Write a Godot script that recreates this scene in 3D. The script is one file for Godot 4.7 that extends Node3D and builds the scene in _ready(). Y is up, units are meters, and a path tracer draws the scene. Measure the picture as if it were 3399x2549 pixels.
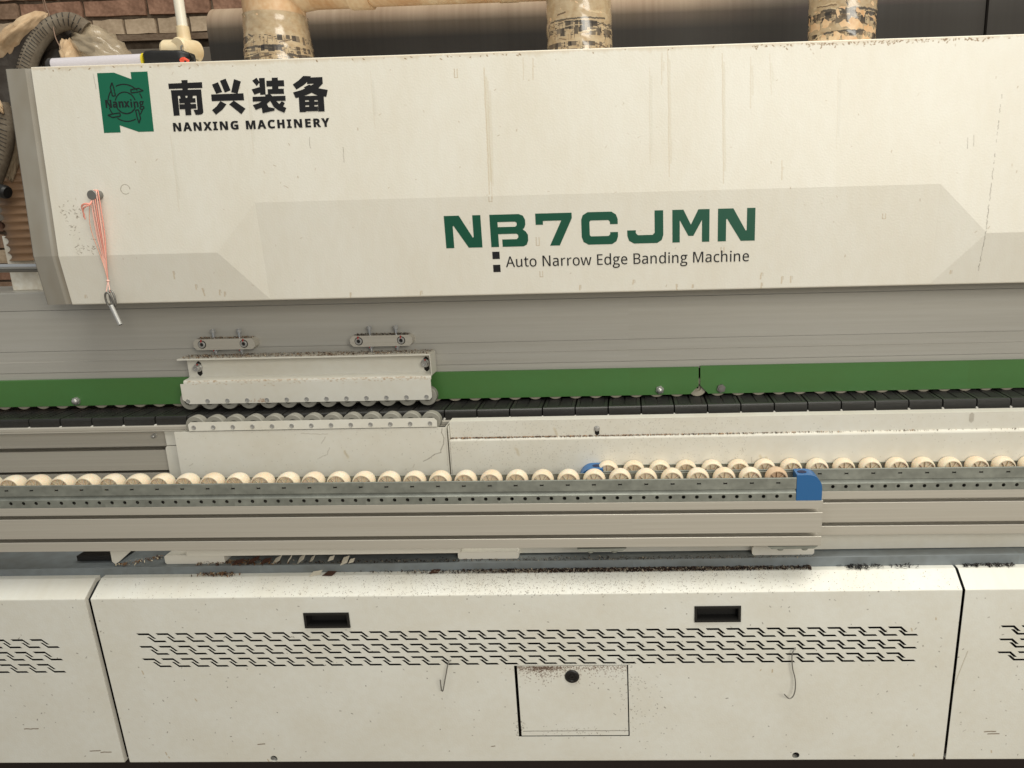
extends Node3D

# ---------------------------------------------------------------- helpers
var rng := RandomNumberGenerator.new()
var taken := {}
var M := {}

func named(parent: Node, called: String) -> String:
	var key := str(parent.get_instance_id()) + called
	var n: int = taken.get(key, 0)
	taken[key] = n + 1
	return called if n == 0 else "%s_%03d" % [called, n]

func tag(o: Node, label: String, category: String, group := "", kind := "") -> void:
	o.set_meta("label", label)
	if category != "":
		o.set_meta("category", category)
	if group != "":
		o.set_meta("group", group)
	if kind != "":
		o.set_meta("kind", kind)

func begin(flat := true) -> SurfaceTool:
	var s := SurfaceTool.new()
	s.begin(Mesh.PRIMITIVE_TRIANGLES)
	s.set_smooth_group(-1 if flat else 0)
	return s

func shape(s: SurfaceTool) -> ArrayMesh:
	s.generate_normals()
	return s.commit()

func put(parent: Node, called: String, mesh: Mesh, mat: Material, at := Transform3D.IDENTITY) -> MeshInstance3D:
	var o := MeshInstance3D.new()
	o.name = named(parent, called)
	o.mesh = mesh
	o.material_override = mat
	o.transform = at
	parent.add_child(o, true)
	return o

func make(parent: Node, called: String, s: SurfaceTool, mat: Material, at := Transform3D.IDENTITY) -> MeshInstance3D:
	return put(parent, called, shape(s), mat, at)

func base(called: String, at := Vector3.ZERO) -> Node3D:
	var o := Node3D.new()
	o.name = named(self, called)
	o.position = at
	add_child(o, true)
	return o

func pos(x: float, y: float, z: float) -> Transform3D:
	return Transform3D(Basis.IDENTITY, Vector3(x, y, z))

func tri(s: SurfaceTool, a: Vector3, b: Vector3, c: Vector3) -> void:
	for p in [a, b, c]:
		s.set_uv(Vector2(p.x, -p.y))
		s.add_vertex(p)

func quad(s: SurfaceTool, a: Vector3, b: Vector3, c: Vector3, d: Vector3) -> void:
	tri(s, a, b, c)
	tri(s, a, c, d)

# a polygon in the local xy plane, pushed along local z from 0 to d
func extrude(s: SurfaceTool, poly: PackedVector2Array, d: float, t := Transform3D.IDENTITY) -> void:
	var p := poly.duplicate()
	var flip := t.basis.determinant() < 0.0
	if Geometry2D.is_polygon_clockwise(p) != flip:
		p.reverse()
	var n := p.size()
	var ids := Geometry2D.triangulate_polygon(p)
	for i in range(0, ids.size(), 3):
		var a := p[ids[i]]
		var b := p[ids[i + 1]]
		var c := p[ids[i + 2]]
		if ((b - a).cross(c - a) > 0.0) != flip:
			var k := b
			b = c
			c = k
		tri(s, t * Vector3(a.x, a.y, d), t * Vector3(b.x, b.y, d), t * Vector3(c.x, c.y, d))
		tri(s, t * Vector3(a.x, a.y, 0), t * Vector3(c.x, c.y, 0), t * Vector3(b.x, b.y, 0))
	for i in n:
		var a := p[i]
		var b := p[(i + 1) % n]
		quad(s, t * Vector3(a.x, a.y, 0), t * Vector3(a.x, a.y, d), t * Vector3(b.x, b.y, d), t * Vector3(b.x, b.y, 0))

# a profile given as (z, y) points, run along x
func run(s: SurfaceTool, zy: PackedVector2Array, x0: float, x1: float) -> void:
	extrude(s, zy, x1 - x0, Transform3D(Basis(Vector3(0, 0, 1), Vector3(0, 1, 0), Vector3(1, 0, 0)), Vector3(x0, 0, 0)))

func rect(x0: float, y0: float, x1: float, y1: float) -> PackedVector2Array:
	return PackedVector2Array([Vector2(x0, y0), Vector2(x1, y0), Vector2(x1, y1), Vector2(x0, y1)])

func cut_rect(x0: float, y0: float, x1: float, y1: float, c: float) -> PackedVector2Array:
	return PackedVector2Array([Vector2(x0 + c, y0), Vector2(x1 - c, y0), Vector2(x1, y0 + c), Vector2(x1, y1 - c), Vector2(x1 - c, y1), Vector2(x0 + c, y1), Vector2(x0, y1 - c), Vector2(x0, y0 + c)])

func pts(a: Array, k := 1.0, o := Vector2.ZERO) -> PackedVector2Array:
	var out := PackedVector2Array()
	for i in range(0, a.size(), 2):
		out.append(Vector2(a[i], a[i + 1]) * k + o)
	return out

func box(s: SurfaceTool, x0: float, y0: float, z0: float, x1: float, y1: float, z1: float, c := 0.0) -> void:
	if c > 0.0:
		# front edges chamfered
		var zc := z1 - c
		extrude(s, rect(x0, y0, x1, y1), zc - z0, pos(0, 0, z0))
		var o := [Vector3(x0, y0, zc), Vector3(x1, y0, zc), Vector3(x1, y1, zc), Vector3(x0, y1, zc)]
		var i := [Vector3(x0 + c, y0 + c, z1), Vector3(x1 - c, y0 + c, z1), Vector3(x1 - c, y1 - c, z1), Vector3(x0 + c, y1 - c, z1)]
		for k in 4:
			var j := (k + 1) % 4
			quad(s, o[k], i[k], i[j], o[j])
		quad(s, i[0], i[3], i[2], i[1])
	else:
		extrude(s, rect(x0, y0, x1, y1), z1 - z0, pos(0, 0, z0))

func circle(r: float, n := 12, c := Vector2.ZERO, turn := 0.0) -> PackedVector2Array:
	var p := PackedVector2Array()
	for i in n:
		p.append(c + Vector2.from_angle(turn + TAU * i / n) * r)
	return p

# profile of (radius, height) pairs turned about local y; every band its own smooth group
func lathe(s: SurfaceTool, prof: Array, t := Transform3D.IDENTITY, n := 20, joined := false) -> void:
	for b in range(prof.size() - 1):
		s.set_smooth_group(0 if joined else b + 1)
		var p: Vector2 = prof[b]
		var q: Vector2 = prof[b + 1]
		for i in n:
			var a0 := TAU * i / n
			var a1 := TAU * (i + 1) / n
			var v := func(w: Vector2, a: float) -> Vector3: return t * Vector3(cos(a) * w.x, w.y, sin(a) * w.x)
			var A: Vector3 = v.call(p, a0)
			var B: Vector3 = v.call(q, a0)
			var C: Vector3 = v.call(q, a1)
			var D: Vector3 = v.call(p, a1)
			var uv := [Vector2(float(i) / n, p.y), Vector2(float(i) / n, q.y), Vector2(float(i + 1) / n, q.y), Vector2(float(i + 1) / n, p.y)]
			var vs := [A, B, C, D]
			var order := [0, 1, 2, 0, 2, 3]
			for k in order:
				s.set_uv(uv[k])
				s.add_vertex(vs[k])

func tube(s: SurfaceTool, path: PackedVector3Array, r: float, n := 8, taper := 1.0) -> void:
	s.set_smooth_group(0)
	var m := path.size()
	var up := Vector3(0.31, 0.93, 0.17).normalized()
	var rings := []
	for i in m:
		var d := (path[mini(i + 1, m - 1)] - path[maxi(i - 1, 0)]).normalized()
		var u := (up - d * up.dot(d)).normalized()
		var w := d.cross(u)
		up = u
		var rr := r * lerpf(1.0, taper, float(i) / (m - 1))
		var ring := PackedVector3Array()
		for k in n:
			ring.append(path[i] + (u * cos(TAU * k / n) + w * sin(TAU * k / n)) * rr)
		rings.append(ring)
	for i in m - 1:
		for k in n:
			var j := (k + 1) % n
			quad(s, rings[i][k], rings[i][j], rings[i + 1][j], rings[i + 1][k])
	s.set_smooth_group(-1)
	for k in n:
		var j := (k + 1) % n
		tri(s, path[0], rings[0][j], rings[0][k])
		tri(s, path[m - 1], rings[m - 1][k], rings[m - 1][j])

func curve(points: Array, step := 0.01) -> PackedVector3Array:
	var c := Curve3D.new()
	c.bake_interval = step
	for i in points.size():
		var a: Vector3 = points[maxi(i - 1, 0)]
		var b: Vector3 = points[mini(i + 1, points.size() - 1)]
		c.add_point(points[i], (a - b) / 6.0, (b - a) / 6.0)
	return c.get_baked_points()

# a flat sheet of cells along x, each with a hole (round when r > 0, else half sizes hw, hh); local xy, front at z = 0, thickness th backwards
func holed_strip(s: SurfaceTool, x0: float, x1: float, y0: float, y1: float, centres: Array, cy: float, hole: PackedVector2Array, th: float) -> void:
	var left := x0
	for i in centres.size():
		var c: float = centres[i]
		var right: float = x1 if i == centres.size() - 1 else (c + centres[i + 1]) / 2.0
		var n := hole.size()
		var upper := PackedVector2Array([Vector2(left, cy)])
		var lower := PackedVector2Array([Vector2(left, cy)])
		for k in range(n / 2, -1, -1):
			upper.append(hole[k] + Vector2(c, cy))
		for k in range(n / 2, n + 1):
			lower.append(hole[k % n] + Vector2(c, cy))
		upper.append_array(PackedVector2Array([Vector2(right, cy), Vector2(right, y1), Vector2(left, y1)]))
		lower.append_array(PackedVector2Array([Vector2(right, cy), Vector2(right, y0), Vector2(left, y0)]))
		for poly in [upper, lower]:
			var ids := Geometry2D.triangulate_polygon(poly)
			for k in range(0, ids.size(), 3):
				var a: Vector2 = poly[ids[k]]
				var b: Vector2 = poly[ids[k + 1]]
				var d: Vector2 = poly[ids[k + 2]]
				if (b - a).cross(d - a) > 0.0:
					var sw := b
					b = d
					d = sw
				tri(s, Vector3(a.x, a.y, 0), Vector3(b.x, b.y, 0), Vector3(d.x, d.y, 0))
				tri(s, Vector3(a.x, a.y, -th), Vector3(d.x, d.y, -th), Vector3(b.x, b.y, -th))
		for k in n:
			var a := hole[k] + Vector2(c, cy)
			var b := hole[(k + 1) % n] + Vector2(c, cy)
			quad(s, Vector3(a.x, a.y, 0), Vector3(b.x, b.y, 0), Vector3(b.x, b.y, -th), Vector3(a.x, a.y, -th))
		left = right
	quad(s, Vector3(x0, y1, 0), Vector3(x0, y1, -th), Vector3(x1, y1, -th), Vector3(x1, y1, 0))
	quad(s, Vector3(x0, y0, 0), Vector3(x1, y0, 0), Vector3(x1, y0, -th), Vector3(x0, y0, -th))
	quad(s, Vector3(x0, y0, 0), Vector3(x0, y0, -th), Vector3(x0, y1, -th), Vector3(x0, y1, 0))
	quad(s, Vector3(x1, y0, 0), Vector3(x1, y1, 0), Vector3(x1, y1, -th), Vector3(x1, y0, -th))

func along(x0: float, step: float, n: int) -> Array:
	var a := []
	for i in n:
		a.append(x0 + step * i)
	return a

# ---------------------------------------------------------------- textures and materials
func noise(freq: float, seed_: int, oct := 4) -> FastNoiseLite:
	var n := FastNoiseLite.new()
	n.noise_type = FastNoiseLite.TYPE_SIMPLEX_SMOOTH
	n.frequency = freq
	n.seed = seed_
	n.fractal_octaves = oct
	return n

func tex(img: Image) -> ImageTexture:
	img.generate_mipmaps()
	return ImageTexture.create_from_image(img)

func mixpx(img: Image, x: int, y: int, c: Color, a: float) -> void:
	if x < 0 or y < 0 or x >= img.get_width() or y >= img.get_height():
		return
	img.set_pixel(x, y, img.get_pixel(x, y).lerp(c, clampf(a, 0.0, 1.0)))

# a soft-edged mark from a to b in pixels
func mark(img: Image, a: Vector2, b: Vector2, w: float, c: Color, alpha: float, wobble := 0.0) -> void:
	var n := int(maxf(2.0, a.distance_to(b) * 1.3))
	var off := 0.0
	for i in n + 1:
		off += rng.randf_range(-wobble, wobble)
		off *= 0.95
		var p := a.lerp(b, float(i) / n) + (b - a).orthogonal().normalized() * off
		var r := int(ceil(w + 1.0))
		for dy in range(-r, r + 1):
			for dx in range(-r, r + 1):
				var q := Vector2(floor(p.x) + dx, floor(p.y) + dy)
				var d := q.distance_to(p)
				if d < w + 0.8:
					mixpx(img, int(q.x), int(q.y), c, alpha * clampf(w + 0.8 - d, 0.0, 1.0) * rng.randf_range(0.5, 1.0))

func pale_image(w: int, h: int, seed_: int, stretch_y: float, amount: float, warm: Color) -> Image:
	var img := Image.create(w, h, false, Image.FORMAT_RGB8)
	var a := noise(0.006, seed_)
	var b := noise(0.05, seed_ + 1, 2)
	for y in h:
		for x in w:
			var v := a.get_noise_2d(x, y / stretch_y) * 0.7 + b.get_noise_2d(x, y / stretch_y) * 0.3
			var k := clampf(0.42 - v, 0.0, 1.0) * amount
			img.set_pixel(x, y, Color(1, 1, 1).lerp(warm, k))
	return img

func mat(c: Color, rough := 0.5, metal := 0.0, t: Texture2D = null, scale_ := Vector3.ONE, offset := Vector3.ZERO) -> StandardMaterial3D:
	var m := StandardMaterial3D.new()
	m.albedo_color = c
	m.roughness = rough
	m.metallic = metal
	m.cull_mode = BaseMaterial3D.CULL_DISABLED
	if t:
		m.albedo_texture = t
		m.uv1_triplanar = true
		m.uv1_world_triplanar = true
		m.uv1_scale = scale_
		m.uv1_offset = offset
		m.uv1_triplanar_sharpness = 8.0
	return m

# world (x, y) metres to pixels of a map that covers x0..x0+w and y1-h..y1
func wp(img: Image, x: float, y: float, x0: float, w: float, y1: float, h: float) -> Vector2:
	return Vector2((x - x0) / w * img.get_width(), (y1 - y) / h * img.get_height())

func mapped(c: Color, rough: float, img: Image, x0: float, w: float, y1: float, h: float) -> StandardMaterial3D:
	# triplanar looks the map up at (x * sx + ox, -(y * sy + oy))
	return mat(c, rough, 0.0, tex(img), Vector3(1.0 / w, 1.0 / h, 1.0 / w), Vector3(-x0 / w, -y1 / h, 0.0))

func orange_peel(m: StandardMaterial3D, strength: float) -> void:
	m.normal_enabled = true
	m.normal_texture = M.peel
	m.normal_scale = strength

func hood_image() -> Image:
	var img := pale_image(2048, 640, 11, 3.5, 0.11, Color(0.80, 0.72, 0.58))
	var X0 := -1.52
	var W := 2.9
	var Y1 := 1.98
	var H := 0.65
	var brown := Color(0.48, 0.34, 0.20)
	var tan_ := Color(0.72, 0.58, 0.40)
	var dark := Color(0.16, 0.13, 0.10)
	var line := func(x: float, y: float, x2: float, y2: float, w: float, c: Color, a: float, wob: float) -> void:
		mark(img, wp(img, x, y, X0, W, Y1, H), wp(img, x2, y2, X0, W, Y1, H), w, c, a, wob)
	# grime that gathers under the top edge, thicker at some places
	var g := noise(0.02, 5, 3)
	for x in img.get_width():
		var reach := int(10 + 9 * g.get_noise_1d(x * 1.0) + 6 * g.get_noise_1d(x * 7.0))
		var top := int((Y1 - 1.963) / H * 640)
		for y in range(top, top + maxi(reach, 0)):
			mixpx(img, x, y, tan_, 0.25 * (1.0 - float(y - top) / maxf(reach, 1)))
	for i in 190:
		var x := rng.randf_range(-1.4, 1.1) if i < 60 else rng.randf_range(0.3, 0.85)
		var y := 1.961 - absf(rng.randfn(0, 0.004))
		line.call(x, y, x + rng.randf_range(-.004, .004), y - rng.randf_range(0, .004), 0.5, brown, rng.randf_range(.3, .9), 0.3)
	# long runs
	for r in [[-.33, 1.93, -.331, 1.64, .55], [-.322, 1.90, -.326, 1.63, .3], [.103, 1.955, .104, 1.67, .35], [.23, 1.945, .233, 1.65, .4], [.296, 1.935, .297, 1.82, .3], [.372, 1.70, .372, 1.655, .5], [-.213, 1.948, -.215, 1.90, .5], [-.236, 1.95, -.237, 1.90, .3], [.09, 1.95, .088, 1.88, .35], [.34, 1.94, .345, 1.85, .2], [.06, 1.92, .058, 1.70, .15], [-.6, 1.93, -.6, 1.8, .12], [.5, 1.9, .5, 1.72, .12], [-.9, 1.9, -.9, 1.75, .14], [-1.1, 1.8, -1.1, 1.62, .14]]:
		line.call(r[0], r[1], r[2], r[3], 0.3, tan_, r[4] * .6, 0.15)
		line.call(r[0] + .004, r[1] - .02, r[2] + .004, r[3] + .03, 1.6, Color(.90, .85, .74), r[4] * 0.16, 0.2)
	# drops with a brown rim
	for d in [[-.397, 1.93, .02], [-.33, 1.635, .012], [-.22, 1.535, .02], [.233, 1.50, .012], [.62, 1.57, .012], [-.215, 1.452, .014]]:
		var w := 0.0035
		line.call(d[0] - w, d[1], d[0] - w, d[1] - d[2], 0.25, tan_.lerp(brown, .5), 0.4, 0.1)
		line.call(d[0] + w, d[1], d[0] + w, d[1] - d[2], 0.25, tan_, 0.4, 0.1)
		line.call(d[0] - w, d[1] - d[2], d[0] + w, d[1] - d[2], 0.25, tan_.lerp(brown, .5), 0.4, 0.1)
	# broken dark run near the right end
	var y := 1.84
	var x := .879
	while y > 1.42:
		var l := rng.randf_range(.002, .010)
		if rng.randf() < (0.35 if y > 1.66 else 0.85):
			line.call(x, y, x - l * 0.05, y - l, 0.05, dark, rng.randf_range(.3, .8), 0.4)
		x -= l * 0.055
		y -= l
	for d in [[.806, 1.74, .806, 1.715], [.82, 1.745, .82, 1.72], [-.681, 1.76, -.681, 1.725], [-.76, 1.785, -.76, 1.76], [-1.27, 1.945, -1.268, 1.91]]:
		line.call(d[0], d[1], d[2], d[3], 0.0, dark, 0.5, 0.15)
	# chips along the bottom edge
	for d in [[-1.089, 1.44], [-1.075, 1.43], [-1.139, 1.475], [-1.032, 1.425], [-1.02, 1.42], [.014, 1.425], [.381, 1.425], [.402, 1.425], [.33, 1.435], [.33, 1.41], [.79, 1.43], [-.52, 1.41], [-.70, 1.41], [-1.38, 1.42], [-.12, 1.415], [.12, 1.412], [.16, 1.41]]:
		line.call(d[0], d[1], d[0] + rng.randf_range(-.002, .002), d[1] - rng.randf_range(.008, .02), 0.8, tan_, 0.2, 0.3)
		line.call(d[0] + .003, d[1], d[0] + .003, d[1] - .008, 0.2, brown, 0.25, 0.3)
	# scuffs by the left end and pen ring
	for i in 75:
		var cx: float = [-1.385, -1.36, -1.372, -1.36, -1.33][i % 5] + rng.randfn(0, .008)
		var cy: float = [1.632, 1.625, 1.585, 1.537, 1.53][i % 5] + rng.randfn(0, .010)
		line.call(cx, cy, cx + rng.randfn(0, .0028), cy + rng.randfn(0, .0028), 0.2, Color(.30, .24, .18), rng.randf_range(.2, .8), 0.3)
	for i in 30:
		var a0 := TAU * i / 30.0
		if i < 26:
			line.call(-1.228 + cos(a0) * .0115, 1.676 + sin(a0) * .0115, -1.228 + cos(a0 + .21) * .0115, 1.676 + sin(a0 + .21) * .0115, 0.2, Color(.4, .36, .3), .5, 0.0)
	for i in 110:
		var cx := rng.randf_range(-1.4, 1.1)
		var cy := rng.randf_range(1.41, 1.95)
		line.call(cx, cy, cx + rng.randfn(0, .003), cy - rng.randf_range(0, .006), 0.35, brown, rng.randf_range(.06, .3), 0.2)
	return img

func panel_image() -> Image:
	var img := pale_image(2048, 512, 31, 1.0, 0.15, Color(0.82, 0.75, 0.63))
	var X0 := -1.8
	var W := 3.0
	var Y1 := 0.72
	var H := 0.75
	var dark := Color(0.15, 0.11, 0.08)
	var tan_ := Color(0.68, 0.54, 0.36)
	var line := func(x: float, y: float, x2: float, y2: float, w: float, c: Color, a: float, wob: float) -> void:
		mark(img, wp(img, x, y, X0, W, Y1, H), wp(img, x2, y2, X0, W, Y1, H), w, c, a, wob)
	# fine chips stuck to the sloping top
	for i in 900:
		var x := clampf(rng.randfn(-.25, .45), -1.75, 1.1) if i < 4300 else rng.randf_range(-1.8, 1.1)
		var y := rng.randf_range(.638, .672) + absf(rng.randfn(0, .004)) * (1 if i % 2 else -1)
		var an := rng.randf() * TAU
		line.call(x, y, x + cos(an) * .0026, y + sin(an) * .0018, 0.15, dark, rng.randf_range(.15, .75), 0.2)
	# the door is dirtiest under its upper edge
	for i in 1000:
		var x := -.17 + rng.randf_range(-.15, .15)
		if i % 2 == 0:
			x = -.25 + rng.randfn(0, .032)
		var y := .424 - absf(rng.randfn(0, .008 if i % 3 else .022))
		line.call(x, y, x + rng.randfn(0, .001), y + rng.randfn(0, .001), 0.2, Color(.30, .19, .14), rng.randf_range(.2, .7), 0.2)
	for i in 240:
		var side := i % 4
		var x: float = [-.013, -.318, -.17, .02][side] + rng.randfn(0, [.02, .008, .08, .04][side])
		var y: float = [.36, .235, .215, .30][side] + rng.randfn(0, [.05, .02, .01, .06][side])
		line.call(x, y, x + rng.randfn(0, .0014), y + rng.randfn(0, .0014), 0.2, dark, rng.randf_range(.12, .5), 0.2)
	line.call(-.308, .2188, -.022, .2195, 0.25, dark, 0.6, 0.1)
	# scattered specks, rubs and rust at the foot
	for i in 300:
		var x := rng.randf_range(-1.75, 1.1)
		var y := rng.randf_range(.13, .63)
		line.call(x, y, x + rng.randfn(0, .002), y + rng.randfn(0, .002), 0.3, dark, rng.randf_range(.15, .7), 0.2)
	for r in [[-1.53, .16, .03], [-1.5, .155, .03], [-1.7, .235, .04], [.93, .21, .03], [.94, .203, .03], [-1.05, .18, .02], [-.4, .17, .01]]:
		line.call(r[0], r[1], r[0] + r[2], r[1] + .002, 0.5, Color(.3, .2, .13), 0.7, 0.2)
	for r in [[-1.315, .155], [-1.31, .14], [-1.34, .125], [-1.325, .122], [.955, .15], [.75, .14], [-1.03, .13], [.77, .56], [.71, .53], [.22, .53], [.36, .41], [.33, .41], [-1.33, .42], [-1.2, .33], [.83, .3]]:
		line.call(r[0], r[1], r[0] + rng.randfn(0, .003), r[1] - rng.randf_range(.003, .012), 0.7, tan_, 0.35, 0.3)
	line.call(.83, .33, .86, .46, 0.4, Color(.6, .55, .45), .4, 0.1)
	return img

func box_image() -> Image:
	# the white guards between chain and rails
	var img := pale_image(2048, 400, 51, 1.0, 0.16, Color(0.82, 0.76, 0.65))
	var X0 := -1.8
	var W := 3.2
	var Y1 := 1.26
	var H := 0.6
	var dark := Color(0.22, 0.17, 0.12)
	var line := func(x: float, y: float, x2: float, y2: float, w: float, c: Color, a: float, wob: float) -> void:
		mark(img, wp(img, x, y, X0, W, Y1, H), wp(img, x2, y2, X0, W, Y1, H), w, c, a, wob)
	for i in 1500:
		var x := rng.randf_range(-.47, .3) if i % 3 else rng.randf_range(-1.2, 1.2)
		var y := rng.randf_range(.92, 1.07)
		line.call(x, y, x + rng.randfn(0, .0008), y + rng.randfn(0, .0010), 0.02, dark, rng.randf_range(.06, .30), 0.1)
	var p := Vector2(-.489, 1.056)
	for q in [Vector2(-.491, 1.045), Vector2(-.486, 1.03), Vector2(-.489, 1.012), Vector2(-.496, 1.0), Vector2(-.498, .99), Vector2(-.515, .985), Vector2(-.53, .975), Vector2(-.545, .967)]:
		line.call(p.x, p.y, q.x, q.y, 0.2, Color(.25, .21, .17), 0.5, 0.2)
		p = q
	for r in [[-.79, 1.01, -.80, .99], [-.80, .99, -.82, .98], [-.81, 1.02, -.80, 1.04], [-.75, 1.0, -.745, .985], [-.57, .96, -.575, .95], [-.60, .985, -.6, .99], [-1.17, .965, -1.16, .972], [.29, .98, .285, .99], [-.86, 1.05, -.79, 1.045], [.31, .95, .31, .965], [-.1, .99, -.1, .98]]:
		line.call(r[0], r[1], r[2], r[3], 0.1, Color(.4, .33, .26), 0.35, 0.4)
	for r in [[.33, .97], [.345, .965], [.36, .95], [-.2, 1.05], [-.3, 1.0], [-.75, 1.0]]:
		line.call(r[0], r[1], r[0] + .006, r[1] - .02, 2.0, Color(.86, .79, .66), 0.10, 0.8)
	# sawdust rubbed in above the row of guide rollers
	for i in 420:
		var x := rng.randf_range(-1.2, -.535)
		var y := 1.178 - absf(rng.randfn(0, .006))
		line.call(x, y, x + .003, y, 0.5, Color(.66, .46, .28), rng.randf_range(.08, .3), 0.2)
	for i in 60:
		var x := rng.randfn(-1.0, .012)
		var y := 1.113 + absf(rng.randfn(0, .004))
		line.call(x, y, x + .002, y, 0.3, Color(.62, .42, .28), rng.randf_range(.1, .35), 0.2)
	return img

func tape_image(seed_: int) -> Image:
	rng.seed = seed_
	var img := Image.create(768, 384, false, Image.FORMAT_RGB8)
	var a := noise(0.012, seed_)
	var b := noise(0.03, seed_ + 3)
	for y in 384:
		for x in 768:
			var v := a.get_noise_2d(x, y * 2.5) * 0.5 + 0.5
			var w := b.get_noise_2d(x * .6, y * 3.0) * 0.5 + 0.5
			var c := Color(.78, .73, .63).lerp(Color(.64, .54, .41), v)
			img.set_pixel(x, y, c.lerp(Color(.84, .80, .71), w * .5))
	# printed rows: blocks made of strokes, smeared here and there
	for k in 9:
		var y := rng.randi_range(80, 330)
		mark(img, Vector2(rng.randf() * 700, y), Vector2(rng.randf() * 700, y + rng.randf_range(-15, 15)), rng.randf_range(2, 5), Color(.36, .34, .31), .4, .6)
	for row in 8:
		var y0 := 90 + row * 34 + rng.randi_range(-9, 9)
		var x := rng.randi_range(0, 30)
		while x < 760:
			var w := rng.randi_range(12, 30)
			var h := rng.randi_range(14, 30)
			var ink := Color(.13, .12, .12).lerp(Color(.45, .42, .38), rng.randf())
			if rng.randf() < .34:
				for yy in h:
					for xx in w * 2:
						mixpx(img, x + xx, y0 + yy, ink, .75)
			elif rng.randf() < .85:
				for k in 6:
					var p := Vector2(x + rng.randf() * w, y0 + rng.randf() * h)
					var q := p + (Vector2(rng.randf_range(5, w), 0) if k % 2 else Vector2(0, rng.randf_range(5, h)))
					mark(img, p, q, .8, ink, .9, 0.1)
			x += w + rng.randi_range(1, 14)
	for i in 34:
		var x := rng.randf() * 768
		var y := 60 + rng.randf() * 300
		mark(img, Vector2(x, y), Vector2(x + rng.randf_range(60, 200), y + rng.randf_range(-18, 18)), rng.randf_range(.6, 2.5), Color(.84, .78, .66) if i % 2 else Color(.42, .36, .29), .5, .5)
	return img

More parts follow.
